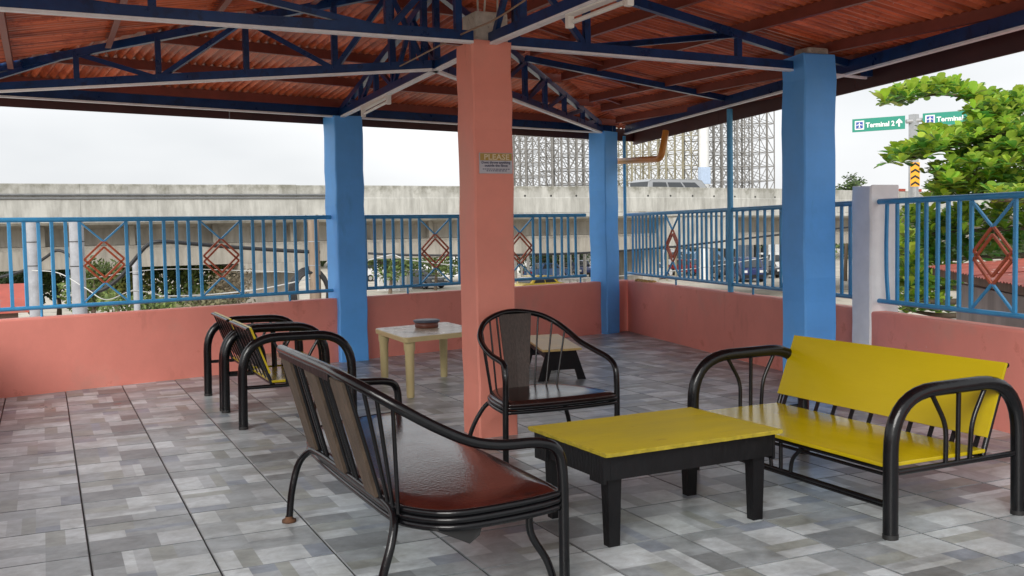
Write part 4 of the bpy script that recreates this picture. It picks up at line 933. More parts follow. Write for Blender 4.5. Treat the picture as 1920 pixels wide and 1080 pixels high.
# ---------------------------------------------------------------- vehicles
glass = mat('dark_car_glass', (.035,.04,.045), .08, noise=.1, spec=.8)
chrome = mat('car_trim', (.5,.5,.5), .3, metal=.6)
lampm = mat('headlamp', (.75,.75,.72), .2); tail = mat('tail_lamp', (.45,.02,.02), .25)
paints = {}
def paint(c):
    if c not in paints: paints[c] = mat('car_paint_%d' % len(paints), c, .25, noise=.05, coat=.5)
    return paints[c]
def vehicle(name, label, pos, yaw, L_, W_, H_, c, style='car', cat='car', z=GZ):
    """pos: ground point under the centre; yaw: heading of the front"""
    d = V((math.cos(yaw), math.sin(yaw), 0)); sd_ = V((-d.y, d.x, 0)); o_ = V((pos[0], pos[1], z))
    P = lambda x, y, zz: o_ + d*(x*L_) + sd_*(y*W_) + V((0,0,zz*H_))
    t_ = thing(name, label, cat, o_)
    if style == 'van':  prof = [(-.5,.16),(-.5,.55),(-.485,.93),(-.44,1.0),(.22,1.0),(.30,.96),(.42,.60),(.485,.52),(.5,.40),(.5,.16)]; gl = [(-.46,.58),(-.44,.90),(.20,.90),(.35,.60)]
    elif style == 'truck': prof = [(-.5,.22),(-.5,1.0),(.14,1.0),(.14,.40),(.18,.40),(.19,.86),(.36,.86),(.44,.56),(.5,.50),(.5,.18)]; gl = [(.215,.56),(.22,.80),(.345,.80),(.405,.58)]
    else: prof = [(-.5,.24),(-.5,.56),(-.46,.64),(-.30,.68),(-.20,.98),(-.14,1.0),(.10,1.0),(.16,.97),(.27,.67),(.46,.58),(.5,.46),(.5,.22)]; gl = [(-.255,.68),(-.18,.93),(.12,.93),(.225,.68)]
    vs, fs = [], []; rows = [(-.5,.0,.96),(-.47,.0,1.),(.47,.0,1.),(.5,.0,.96)]; k = len(prof)
    for y, _, sc in ((-.5,0,.965),(-.455,0,1.),(.455,0,1.),(.5,0,.965)):
        for x, zz in prof:
            tuck = .90 if (zz > .72 and abs(y) > .47) else 1.
            vs.append(P(x*sc, y*(tuck if zz > .72 else 1), zz if zz < .7 else (zz-.02 if abs(y) > .47 else zz)))
    for i in range(3):
        for j in range(k): fs.append((i*k+j, (i+1)*k+j, (i+1)*k+(j+1)%k, i*k+(j+1)%k))
    fs += [tuple(range(k)), tuple(3*k+j for j in range(k-1,-1,-1))]
    MB().add(vs, fs).build('body', paint(c), t_)
    for sy in (-1,1):
        n = 3 if style == 'van' else (1 if style == 'truck' else 2)
        (xa, za), (xb, zb_), (xc, zc), (xd, zd) = gl
        for i in range(n):
            f0, f1 = i/n+.02, (i+1)/n-.02
            q4 = [P(lerp(xa,xd,f0), sy*.503, za), P(lerp(xa,xd,f1), sy*.503, zd), P(lerp(xb,xc,f1), sy*.462, zc), P(lerp(xb,xc,f0), sy*.462, zb_)]
            MB().prism(q4, P(0,0,0), P(0,sy*.004,0)).build('window', glass, t_)
    if style == 'van': w4 = [(.305,.945),(.418,.61)]; r4 = [(-.502,.60),(-.489,.92)]
    elif style == 'truck': w4 = [(.365,.84),(.438,.58)]; r4 = None
    else: w4 = [(.165,.955),(.268,.685)]; r4 = [(-.298,.695),(-.207,.965)]
    for ww in (w4, r4):
        if ww:
            (xa, za), (xb, zb_) = ww; e = .012 if ww is w4 else -.006
            MB().prism([P(xa+e,-.40,za), P(xb+e,-.43,zb_), P(xb+e,.43,zb_), P(xa+e,.40,za)], P(0,0,0), P(.004,0,.004)).build('windscreen', glass, t_)
    for sx in (-.31,.31):
        for sy in (-1,1):
            c_ = P(sx, sy*.47, 0)+V((0,0,.32)); r_ = .32
            wh = MB().tube([c_-sd_*.10, c_+sd_*.10], r_, 18).build('wheel', M['dark'], t_)
            MB().tube([c_+sd_*sy*.095, c_+sd_*sy*.115], r_*.6, 14).build('rim', chrome, wh)
    for sy in (-.36,.36):
        MB().prism([P(.499,sy-.09,.40), P(.499,sy+.09,.40), P(.494,sy+.09,.50), P(.494,sy-.09,.50)], P(0,0,0), P(.006,0,0)).build('headlight', lampm, t_)
        MB().prism([P(-.504,sy-.07,.40), P(-.504,sy+.07,.40), P(-.504,sy+.07,.54), P(-.504,sy-.07,.54)], P(0,0,0), P(.005,0,0)).build('tail_light', tail, t_)
    MB().prism([P(.492,-.48,.20), P(.512,-.48,.20), P(.512,-.48,.32), P(.492,-.48,.32)], P(0,0,0), P(0,.96,0)).build('bumper', M['dark'], t_)
    return t_
FYAW = math.atan2(FD.y, FD.x)
cp = FP(fly_s(1308), -2.2, 0)
vehicle('parked_car', 'silver van driving along the top of the flyover, only roof and windows showing', cp, FYAW, 4.9, 1.9, 1.88, (.30,.31,.32), 'van', 'van', 2.22+drop(fly_s(1266)))
def gpos(px, py): return on_z(px, py, GZ)
vehicle('parked_car', 'white car parked below the right railing near the corner column', gpos(1217,524), FYAW+.2, 4.3, 1.75, 1.5, (.75,.75,.75))
vehicle('parked_car', 'dark blue utility vehicle facing the viewer below the right railing', gpos(1398,527), R(-112), 4.6, 1.85, 1.95, (.02,.03,.12), 'van', 'van')
vehicle('parked_car', 'white van parked beyond the right railing, left of the nearest blue column', gpos(1462,513), FYAW+.1, 4.6, 1.8, 2.0, (.78,.78,.76), 'van', 'van')
vehicle('parked_truck', 'white box truck standing behind the white van', gpos(1500,503), FYAW+.05, 7.5, 2.3, 3.0, (.76,.76,.75), 'truck', 'truck')
vehicle('parked_car', 'dark grey car parked in the shade under the flyover', gpos(1345,521), R(-100), 4.3, 1.8, 1.55, (.05,.055,.065))
vehicle('parked_truck', 'white box truck with dark window seen left of the coral column', gpos(845,528), FYAW+2.9, 6.2, 2.1, 2.6, (.74,.74,.75), 'truck', 'truck')
vehicle('parked_car', 'dark car with wide windscreen in front of the white truck left of the coral column', gpos(792,540), R(-70), 4.3, 1.8, 1.5, (.07,.08,.10))
vehicle('parked_car', 'yellow car at the kerb right of the coral column', gpos(1010,556), FYAW+.12, 4.2, 1.7, 1.45, (.60,.42,.04))
vehicle('parked_car', 'blue car parked in front of the shop right of the coral column', gpos(1024,524), FYAW+.1, 4.2, 1.7, 1.5, (.10,.20,.42))
vehicle('parked_car', 'white jeepney like van standing deep under the flyover right of the corner column', gpos(1262,508), FYAW+.15, 5.2, 1.9, 2.2, (.68,.69,.70), 'van', 'van')
vehicle('parked_car', 'red car half hidden behind the rust red diamond on the right railing', gpos(1292,516), R(-80), 4.2, 1.75, 1.5, (.32,.03,.03))
vehicle('parked_car', 'light blue van parked left of the light blue pole', gpos(1322,512), FYAW+.1, 4.7, 1.85, 2.1, (.22,.36,.52), 'van', 'van')
vehicle('parked_car', 'black car parked between the dark blue utility vehicle and the white van', gpos(1428,520), R(-105), 4.3, 1.8, 1.5, (.015,.015,.018))
vehicle('parked_car', 'grey car parked behind the corner pole of the right railing', gpos(1180,515), R(-88), 4.3, 1.8, 1.5, (.20,.21,.22))
vehicle('parked_car', 'white van parked just right of the left blue column, behind the gate posts', gpos(712,526), FYAW+.1, 4.7, 1.85, 2.1, (.72,.72,.72), 'van', 'van')
vehicle('parked_car', 'navy car near the shop, left of the corner column', gpos(1082,520), R(-95), 4.3, 1.8, 1.6, (.03,.05,.16))

# ---------------------------------------------------------------- low buildings beyond the flyover
def gable_roof(mb, P, L_, D_, z0, rise, over=.3):
    a = [P(-over,-over,z0), P(L_+over,-over,z0), P(L_+over,D_/2,z0+rise), P(-over,D_/2,z0+rise), P(L_+over,D_+over,z0), P(-over,D_+over,z0)]
    th = V((0,0,.08)); b = [q_+th for q_ in a]
    mb.add(a+b, [(0,3,2,1),(3,5,4,2),(6,7,8,9),(9,8,10,11),(0,1,7,6),(4,5,11,10),(1,2,8,7),(2,4,10,8),(0,6,9,3),(3,9,11,5)]); return mb
def building(name, label, o_, yaw, L_, D_, H_, wallm, roofm, rise, doors, wins, awning=None, cat='building'):
    """o_: near left ground corner; doors / wins in metres along the front (x0,x1,z0,z1)"""
    d = V((math.cos(yaw), math.sin(yaw), 0)); n = V((-d.y, d.x, 0)); o_ = V((o_[0],o_[1],GZ)); P = lambda x, y, z: o_ + d*x + n*y + V((0,0,z))
    t_ = thing(name, label, cat, o_)
    MB().prism([P(0,0,0), P(L_,0,0), P(L_,D_,0), P(0,D_,0)], P(0,0,0), P(0,0,H_)).build('walls', wallm, t_)
    gable_roof(MB(), P, L_, D_, H_+.002, rise).build('roof', roofm, t_)
    for x0_, x1_, a, b in doors: MB().prism([P(x0_,-.03,a), P(x1_,-.03,a), P(x1_,-.03,b), P(x0_,-.03,b)], P(0,0,0), P(0,.028,0)).build('opening', M['dark'], t_)
    for x0_, x1_, a, b in wins:
        w_ = MB().prism([P(x0_,-.03,a), P(x1_,-.03,a), P(x1_,-.03,b), P(x0_,-.03,b)], P(0,0,0), P(0,.028,0)).build('window', glass, t_)
        fr = MB()
        for p_, q_ in (((x0_,a),(x1_,a)),((x1_,a),(x1_,b)),((x1_,b),(x0_,b)),((x0_,b),(x0_,a)),(((x0_+x1_)/2,a),((x0_+x1_)/2,b))): fr.bar(P(p_[0],-.05,p_[1]), P(q_[0],-.05,q_[1]), .08, .08)
        fr.build('frame', M['white'], w_)
    if awning:
        x0_, x1_, z, c = awning; MB().prism([P(x0_,-.02,z), P(x0_,-1.6,z-.45), P(x0_,-1.6,z-.85), P(x0_,-1.5,z-.45)], P(x0_,0,0), P(x1_,0,0)).build('awning', c, t_)
    return t_
cream = mat('cream_render', (.62,.58,.50), .8, noise=.15, nscale=.8); whitew = mat('white_render', (.70,.70,.68), .8, noise=.12, nscale=.8)
redroof = mat('faded_red_roof', (.40,.085,.06), .6, noise=.25, nscale=1.2, wear=(.30,.14,.11), wscale=2, wpos=.55)
greyroof = mat('rusty_grey_roof', (.24,.20,.17), .6, noise=.3, nscale=.8)
gA = gpos(975, 512); building('shop', 'white roadside shop with dark openings and white awning right of the coral column', gA, FYAW+.03, 13, 6, 3.3, whitew, greyroof, .8, [(1.6,4.2,0,2.4),(5.0,8.6,0,2.4),(9.6,12,0,2.2)], [], (1.,12.5,3.0,M['tubewhite']))
gA = gpos(1165, 506); building('shop', 'long dark shopfront with white awning right of the corner column', gA, FYAW+.02, 26, 7, 3.6, mat('slate_render', (.12,.14,.17), .8), greyroof, .8, [(1,5,0,2.5),(6,10,0,2.5),(12,17,0,2.5),(19,24,0,2.5)], [], (4.5,9.5,3.0,M['tubewhite']))
gA = gpos(700, 515); building('warehouse', 'pale low building with tall white posts left of the coral column', gA, FYAW+.02, 15, 8, 3.0, cream, greyroof, .8, [(9,11,0,2.4)], [(2,3.4,1,2.2),(5,6.4,1,2.2)])
for k in range(5):
    p = gpos(714+k*13, 545); tag(MB().bar(V((p.x,p.y,GZ)), V((p.x,p.y,GZ+2.5)), .45, .45).build('gate_post', whitew), 'pale square gate post behind the plastic table, %s from the left' % ['first','second','third','fourth','fifth'][k], 'post', 'pale gate posts')
hA = at(-150, 560, 30); building('shack', 'low house with faded red roof behind the left concrete poles', (hA.x,hA.y), R(2), 2.6, 3, 2.35, mat('brown_boards', (.16,.10,.08), .8), redroof, .75, [(1,2,0,2)], [(3,4.2,.9,1.9)], cat='house')

# ---------------------------------------------------------------- utility poles and cables
def upole(px, r_, D, ytop, label, m_='polegrey', zt=None):
    p = at(px, 500, D); z1 = at(px, ytop, D).z
    t_ = thing('utility_pole', label, 'pole', (p.x,p.y,GZ))
    MB().tube([(p.x,p.y,GZ),(p.x,p.y,(GZ+z1)/2),(p.x,p.y,z1)], [r_*1.08,r_,r_*.94], 16).build('shaft', M[m_], t_)
    for dz in (.35,.75): MB().tube([(p.x,p.y,z1-dz-.012),(p.x,p.y,z1-dz)], r_*1.02, 16).build('band', M['polegrey' if m_ != 'polegrey' else 'dark'], t_)
    return t_
upole(64, .105, 17, 414, 'left of two pale concrete utility poles behind the left railing')
upole(146, .118, 16.5, 412, 'right of two pale concrete utility poles behind the left railing')
upole(254, .075, 24, 486, 'thin pale concrete post behind the left railing, right of the first diamond')
M['barkpole'] = mat('brown_timber_pole', (.25,.19,.14), .85, noise=.3, nscale=6, stretch=(3,3,.4))
tp_ = upole(590, .10, 17, 413, 'brown timber utility pole with cable coil beside the left blue column', 'barkpole')
cl_ = MB()
for k in range(5):
    c = at(582, 545, 17); cl_.tube([c+V((math.cos(a_)*(.30+.02*k)*.9, (k-2)*.035, math.sin(a_)*(.36+.02*k)-.05)) for a_ in [2*math.pi*i/20 for i in range(20)]], .022, 6, closed=True)
tag(cl_.build('cable_coil', M['wire']), 'black coil of spare cable hanging on the brown timber pole', 'cable')
def cable(pts, r_, label, m_='wire'): return tag(MB().tube(spline([at(*p) for p in pts], 8), r_, 8).build('cable', M[m_]), label, 'cable')
cable([(168,548,16),(195,542,16),(225,520,16),(250,490,16),(275,461,16),(300,453,16),(360,457,16.2),(430,463,16.5),(520,469,16.8),(600,473,17)], .032, 'thick black cable looping up behind the first diamond and off to the timber pole')
cable([(0,520,17),(50,505,17),(85,483,17),(105,470,17),(125,475,17),(140,490,17)], .025, 'black cable looping between the two concrete utility poles')
cable([(690,475,19),(760,478,19),(860,479,19),(1000,477,19),(1100,474,19.5),(1250,464,20.5),(1400,447,21.5),(1480,438,22),(1600,425,23)], .022, 'long black cable sagging across the view behind the right railing')
cable([(60,507,16.6),(110,512,16.4),(160,540,16),(200,562,16),(255,545,16.5),(330,562,17)], .008, 'thin pale wire dipping behind the first diamond', 'palewire')
cable([(300,556,15),(400,552,16),(500,540,16.5),(590,520,17)], .011, 'pale wire rising to the brown timber pole', 'palewire')
cable([(150,525,16.5),(300,505,17.5),(470,508,19),(590,512,17)], .006, 'thin straight pale wire behind the second diamond', 'palewire')
cable([(690,488,18),(735,478,18),(760,486,18),(820,494,18.5),(870,500,19)], .009, 'pale wire with a kink left of the coral column', 'palewire')
cable([(970,520,16),(1080,522,16),(1180,516,17),(1330,500,18),(1440,482,19)], .008, 'thin pale wire low behind the right railing', 'palewire')

# ---------------------------------------------------------------- steel billboard frames beyond the flyover
steel = mat('grey_scaffold_steel', (.22,.21,.195), .6, noise=.3); steel_y = mat('ochre_scaffold_steel', (.32,.29,.20), .6, noise=.3)
def lattice(label, px0, px1, ytop, D, depth, m_, nx, nz, seed):
    rnd = random.Random(seed); a = at(px0, 360, D); b = at(px1, 360, D+2); a.z = b.z = GZ
    zt = at((px0+px1)/2, ytop, D).z; d = (b-a); n = V((-d.y,d.x,0)).normalized()*depth
    t_ = thing('billboard_scaffold', label, 'scaffold', a)
    zs = [lerp(1.5, zt, i/nz) for i in range(nz+1)]
    for layer in (0,1):
        for i in range(nx+1):
            p = a + d*(i/nx) + n*layer; MB().bar(p, V((p.x,p.y,zt)), .13 if i % 2 == 0 else .07).build('upright', m_, t_)
        for z in zs: MB().bar(a+n*layer+V((0,0,z-a.z)), b+n*layer+V((0,0,z-a.z)), .065).build('ledger', m_, t_)
    br = MB()
    for layer in (0,1):
        for i in range(nx):
            for k in range(nz):
                p, q_ = a+d*(i/nx)+n*layer, a+d*((i+1)/nx)+n*layer; f_ = rnd.random()
                if f_ < .72: br.bar(V((p.x,p.y,zs[k])), V((q_.x,q_.y,zs[k+1])), .045)
                if f_ > .30: br.bar(V((q_.x,q_.y,zs[k])), V((p.x,p.y,zs[k+1])), .045)
    for i in range(nx+1):
        for k in range(nz):
            p = a+d*(i/nx); q_ = p+n; br.bar(V((p.x,p.y,zs[k])), V((q_.x,q_.y,zs[k+1])), .035); br.bar(V((p.x,p.y,zs[k])), V((q_.x,q_.y,zs[k])), .035)
    br.build('cross_bracing', m_, t_, 'stuff')
lattice('dense grey steel billboard frame between the coral and the corner column', 962, 1048, 205, 78, 4, steel, 7, 9, 1)
lattice('grey steel billboard frame just left of the corner column', 1054, 1152, 205, 80, 4, steel, 7, 8, 2)
lattice('ochre steel billboard frame behind the orange drain pipe', 1153, 1312, 195, 84, 5, steel_y, 10, 8, 3)
lattice('tall grey steel billboard frame left of the nearest blue column', 1326, 1452, 175, 84, 4, steel, 9, 9, 4)
p = at(1320, 300, 82)
t = thing('billboard_mast', 'white mast with pale blue panel between the two right billboard frames', 'mast', (p.x,p.y,GZ))
MB().tube([(p.x,p.y,GZ),(p.x,p.y,at(1320,195,82).z)], .42, 14).build('mast', whitew, t)
a, b = at(1312,345,79), at(1334,313,79); MB().box((min(a.x,b.x),a.y-.2,a.z),(max(a.x,b.x),a.y+.2,b.z)).build('panel', mat('pale_blue_panel', (.45,.55,.70), .6), t)

# ---------------------------------------------------------------- road signs on the flyover
sD = 62.; green = mat('sign_green', (.0,.22,.15), .5, noise=.05); sblue = mat('sign_blue', (.02,.06,.30), .5); swhite = mat('sign_white', (.82,.82,.80), .5)
sp_ = at(1713, 290, sD); zdeck = at(1713,352,sD).z
t = thing('sign_gantry', 'grey sign post above the flyover with two green Terminal boards', 'sign', (sp_.x,sp_.y,zdeck))
MB().bar(V((sp_.x,sp_.y,zdeck-1)), V((sp_.x,sp_.y,at(1713,215,sD).z)), .42, .42, up=FN).build('post', mat('galvanised_post', (.36,.37,.38), .5), t)
MB().tube([at(1699,228,sD-.2), at(1734,224,sD-.2)], .13, 8).build('arm', chrome, t)
def signboard(px0, px1, yc0, yc1, hpx, txt, arrow, tx):
    a, b = at(px0, yc0, sD-.4), at(px1, yc1, sD-.4-1.2); ux_ = (b-a).normalized(); h_ = hpx*sD/FPX; uz_ = V((0,0,1)); nn = ux_.cross(uz_).normalized()
    L_ = (b-a).length; o_ = a - uz_*(h_/2)
    brd = MB().prism([o_, o_+ux_*L_, o_+ux_*L_+uz_*h_, o_+uz_*h_], o_, o_-nn*.08).build('board', green, t)
    f_ = nn*.02; s_ = h_*.50; q0 = o_+ux_*(h_*.28)+uz_*(h_*.25)+f_
    MB().prism([q0-ux_*.07-uz_*.07, q0+ux_*(s_+.07)-uz_*.07, q0+ux_*(s_+.07)+uz_*(s_+.07), q0-ux_*.07+uz_*(s_+.07)], q0, q0-nn*.015).build('icon_border', swhite, brd)
    MB().prism([q0+nn*.012, q0+ux_*s_+nn*.012, q0+ux_*s_+uz_*s_+nn*.012, q0+uz_*s_+nn*.012], q0, q0-nn*.010).build('icon_field', sblue, brd)
    ic = MB(); c = q0+ux_*(s_/2)+uz_*(s_/2)+nn*.03
    def poly(pts): ic.prism([c+ux_*(x*s_)+uz_*(y*s_) for x, y in pts], c, c-nn*.012)
    poly([(-.06,-.42),(.06,-.42),(.07,.30),(0,.46),(-.07,.30)]); poly([(-.44,-.06),(-.065,.06),(-.065,.16),(-.44,.04)][::-1]); poly([(.44,-.06),(.065,.06),(.065,.16),(.44,.04)]); poly([(-.2,-.42),(.2,-.42),(.06,-.28),(-.06,-.28)])
    ic.build('plane_icon', swhite, brd)
    lt = text_mesh(MB(), txt, o_+ux_*(h_*.28+s_+h_*.22)+uz_*(h_*.30)+f_, ux_, uz_, h_*.52, .012, maxw=tx*sD/FPX)
    lt.build('lettering', swhite, brd)
    if arrow:
        c = o_+ux_*(L_-h_*.42)+uz_*(h_*.5)+f_; ar = MB(); hh_ = h_*.30
        ar.prism([c+ux_*(x*hh_)+uz_*(y*hh_) for x, y in ((-.2,-1),(.2,-1),(.2,.05),(.75,-.25),(.75,.2),(0,1),(-.75,.2),(-.75,-.25),(-.2,.05))], c, c-nn*.012); ar.build('arrow', swhite, brd)
signboard(1598, 1697, 236, 229, 24, 'Terminal 2', True, 50)
signboard(1730, 1834, 225, 218, 24, 'Terminal', False, 45)
# chevron marker on the end of the parapet, striped kerb top
yel = mat('marker_yellow', (.80,.36,.02), .5, noise=.05); cpx = at(1716,327,sD-1.5)
t = thing('chevron_marker', 'yellow and black chevron board under the sign post on the flyover', 'sign', cpx)
w_, h_ = 17*sD/FPX, 44*sD/FPX; ux_ = (RT-V((0,0,RT.z))).normalized(); uz_ = V((0,0,1)); o_ = cpx-ux_*(w_/2)-uz_*(h_/2); nn = ux_.cross(uz_).normalized()
MB().prism([o_, o_+ux_*w_, o_+ux_*w_+uz_*h_, o_+uz_*h_], o_, o_-nn*.05).build('board', yel, t)
for k in range(4):
    z_ = k*h_*.26+.02*h_; MB().prism([o_+nn*.012+ux_*(x*w_)+uz_*(z_+y*h_) for x, y in ((.04,.0),(.5,.11),(.96,.0),(.96,.09),(.5,.20),(.04,.09))], o_, o_-nn*.01).build('chevron', M['dark'], t)
MB().bar(cpx-nn*.1-uz_*(h_/2+1.2), cpx-nn*.1+uz_*(h_/2-.1), .15).build('stake', chrome, t)
sa, sb = fly_s(1650), fly_s(1800); t = thing('striped_kerb', 'red and white striped coping on the parapet below the chevron board', 'kerb', FP(sa,0,3.6+drop(sa)))
redp = mat('kerb_red', (.45,.08,.05), .7, noise=.3)
for k in range(10):
    s0_, s1_ = lerp(sa,sb,k/10), lerp(sa,sb,(k+1)/10-.001); MB().prism([FP(s0_,.03,3.60+drop(s0_)), FP(s0_,-.2,3.60+drop(s0_)), FP(s0_,-.2,3.76+drop(s0_)), FP(s0_,.03,3.76+drop(s0_))], FP(s0_,0,drop(s0_)), FP(s1_,0,drop(s1_))).build('stripe', redp if k % 2 == 0 else swhite, t)

# ---------------------------------------------------------------- neighbour's house below the right railing
t = thing('house', 'neighbour house with red corrugated roof and bare grey wall below the right railing', 'house', (8.6,1.5,GZ))
e0, e1 = at(1738,499,10.6), at(1962,549,7.3); e0.z = .965; e1.z = .90
ed = (e1-e0); ed.z = 0; ed.normalize(); en = V((ed.y,-ed.x,0)); en = en if en.x > 0 else -en
EL = 6.2; rise = .07
w0 = e0 + ed*.28 + en*.22
MB().prism([V((w0.x,w0.y,GZ)), V(((w0+ed*EL).x,(w0+ed*EL).y,GZ)), V(((w0+ed*EL+en*5).x,(w0+ed*EL+en*5).y,GZ)), V(((w0+en*5).x,(w0+en*5).y,GZ))], (0,0,GZ), (0,0,.80)).build('walls', M['wallgrey'], t)
M['hroof'] = mat('weathered_red_sheet', (.50,.13,.10), .55, noise=.3, nscale=3, wear=(.66,.52,.46), wscale=4.5, wpos=.60, stretch=(1,1,1))
for k in range(8):
    vs, fs = [], []; u0_ = k*.80; nn_ = 44
    for i in range(nn_+1):
        u_ = u0_+.82*i/nn_; off = .008*math.sin(2*math.pi*u_/.08); 
        for v_ in (0,1.3,2.6): p = e0+ed*u_+en*v_; vs.append(V((p.x,p.y, lerp(e0.z,e1.z,u_/4.4)+v_*rise+off+(.005 if k % 2 else 0))))
    for i in range(nn_):
        for j in (0,1): fs.append((i*3+j, (i+1)*3+j, (i+1)*3+j+1, i*3+j+1))
    MB().add(vs, fs, True).build('roof_sheet', M['hroof'], t)
MB().bar(e0+en*.08-V((0,0,.05)), e0+ed*EL+en*.08-V((0,0,.12)), .05, .08).build('eave_board', M['barkpole'], t)

# ---------------------------------------------------------------- foliage
leafm, _, lb, _, _ = attr_mat('leaf', 'tint', .42, .18, 3., trans=.48)
leafd, _, _, _, _ = attr_mat('leaf_far', 'tint', .6, .2, 2., trans=.25)
barkm = mat('bark', (.16,.12,.085), .9, noise=.3, nscale=8, bump=.5, bscale=20)
class Leaves:
    def __init__(s): s.v = []; s.f = []; s.c = []
    def leaf(s, p, d, up, L_, W_, c, broad=True):
        """obovate leaf with a folded midrib: base p, direction d"""
        d = d.normalized(); x = d.cross(up)
        if x.length < 1e-3: x = d.orthogonal()
        x.normalize(); n_ = x.cross(d)
        k = len(s.v)
        prof = ((0,.12),(.28,.62),(.64,1.0),(.90,.84),(1.0,.34)) if broad else ((0,.15),(.4,1.),(1.,.1))
        for f_, w_ in prof:
            q_ = p + d*(L_*f_) - n_*(L_*.16*f_*f_)
            s.v += [q_ - x*(W_/2*w_) + n_*(W_*.10*w_), q_, q_ + x*(W_/2*w_) + n_*(W_*.10*w_)]
        for i in range(len(prof)-1):
            a = k+i*3; s.f += [(a,a+1,a+4,a+3),(a+1,a+2,a+5,a+4)]; s.c += [c,c]
    def quad(s, p, d, x, L_, W_, c):
        k = len(s.v); s.v += [p, p+d*(L_*.5)+x*(W_/2), p+d*L_, p+d*(L_*.5)-x*(W_/2)]; s.f.append((k,k+1,k+2,k+3)); s.c.append(c)
    def build(s, name, m_, parent):
        org = parent.location; me = bpy.data.meshes.new(name); me.from_pydata([q_-org for q_ in s.v], [], s.f)
        ca_ = me.color_attributes.new('tint', 'FLOAT_COLOR', 'CORNER'); arr = []
        for p in me.polygons:
            for _ in p.loop_indices: arr += [*s.c[p.index], 1.]
        ca_.data.foreach_set('color', arr); me.polygons.foreach_set('use_smooth', [True]*len(me.polygons)); me.materials.append(m_)
        o = bpy.data.objects.new(name, me); col.objects.link(o); o.parent = parent; return o
def rvec(rnd): 
    while True:
        q_ = V((rnd.uniform(-1,1),rnd.uniform(-1,1),rnd.uniform(-1,1)))
        if .05 < q_.length < 1: return q_
# big-leaved almond tree: tiers of flat branches carrying rosettes
rnd = random.Random(11)
trunk_b = at(2010, 500, 13.0); trunk_b.z = GZ
t = thing('almond_tree', 'big leaved bright green tree behind the right railing, tiers reaching left over the road', 'tree', trunk_b)
tr = MB(); topz = 3.9
tr.tube(spline([trunk_b, trunk_b+V((.1,0,2.2)), trunk_b+V((-.05,.1,4.4)), trunk_b+V((.05,0,7.2))], 5), [lerp(.20,.08,i/15) for i in range(16)], 12)
LV = Leaves()
def rosette(p, sc, up, light):
    n_ = rnd.randint(7,11); a0 = rnd.uniform(0,6.28)
    for k in range(n_):
        a_ = a0 + k*2.4; el = rnd.uniform(-.45,.75) if k < n_-3 else rnd.uniform(.5,1.2)
        d = V((math.cos(a_)*math.cos(el), math.sin(a_)*math.cos(el), math.sin(el)))
        d = (d + up*.25).normalized(); L_ = sc*rnd.uniform(.75,1.15); f_ = rnd.random()
        young = (k >= n_-3) or f_ > .75
        if young and light > .35: c = (rnd.uniform(.36,.50), rnd.uniform(.53,.66), rnd.uniform(.05,.10))
        else: c = (rnd.uniform(.10,.23), rnd.uniform(.23,.40), rnd.uniform(.04,.08))
        LV.leaf(p + d*.01, d, V((0,0,1)), L_, L_*rnd.uniform(.58,.72), c)
tiers = [  # pixel path of the branch (from the tip inward) and its distance, thickness of the leaf layer in pixels, rosettes per 100 px
 ([(1662,186),(1715,174),(1780,166),(1850,184),(1925,188),(1990,196)], 12.6, 20, 27, .9),
 ([(1822,218),(1850,210),(1890,205),(1960,215)], 12.2, 26, 22, .7),
 ([(1674,294),(1720,284),(1765,270),(1820,254),(1880,240),(1960,240)], 11.8, 20, 26, 1.),
 ([(1735,251),(1770,254),(1820,248),(1890,236)], 12.4, 12, 22, .9),
 ([(1745,330),(1800,320),(1850,300),(1900,285),(1970,280)], 11.6, 34, 26, 1.),
 ([(1780,275),(1830,285),(1890,265),(1960,262)], 12.3, 32, 24, .9),
 ([(1752,362),(1800,352),(1860,345),(1920,330),(1980,335)], 11.9, 30, 26, .8),
 ([(1860,372),(1900,368),(1940,372)], 10.8, 14, 24, 1.),
 ([(1700,420),(1760,415),(1830,410),(1920,405),(1980,400)], 12.4, 44, 30, .6),
 ([(1690,470),(1740,465),(1800,462),(1870,458),(1960,455)], 12.8, 46, 30, .35),
 ([(1690,520),(1740,520),(1790,520)], 12.3, 40, 26, .45),
 ([(1688,560),(1730,570),(1775,575)], 12.0, 34, 20, .4),
 ([(1690,445),(1705,500),(1715,550)], 11.6, 26, 24, .75),
]
for path, D, th, dens, light in tiers:
    P3 = spline([at(x, y, D+.1*(1 if i % 2 else -1)) for i, (x, y) in enumerate(path)], 6)
    root = V((trunk_b.x, trunk_b.y, min(P3[-1].z-.1, topz))); br_ = P3[::-1]
    pts = spline([root, lerp(root, br_[0], .5)+V((0,0,-.1))]+[q_-V((0,0,th*D/FPX*.5)) for q_ in br_[::4]], 3)
    tr.tube(pts, [lerp(.05,.010,i/(len(pts)-1)) for i in range(len(pts))], 7)
    ln = sum((P3[i+1]-P3[i]).length for i in range(len(P3)-1)); nR = int(ln*FPX/D/100*dens*2.0)
    for k in range(nR):
        f_ = (k+rnd.random())/nR*(len(P3)-1); i = min(int(f_), len(P3)-2); p = lerp(P3[i], P3[i+1], f_-i)
        r_ = th*D/FPX; vd = (p-CAM).normalized(); p = p + vd*rnd.uniform(-.9,.9) + RT*(rnd.uniform(-1,1)*r_*.6) + V((0,0,rnd.uniform(-1,.8)*r_*.62))
        rosette(p, rnd.choice((.085,.105,.12,.135,.155))*rnd.uniform(.85,1.12), V((0,0,1)), light)
tr.build('trunk', barkm, t); LV.build('crown', leafm, t)
print('almond leaves', len(LV.f))

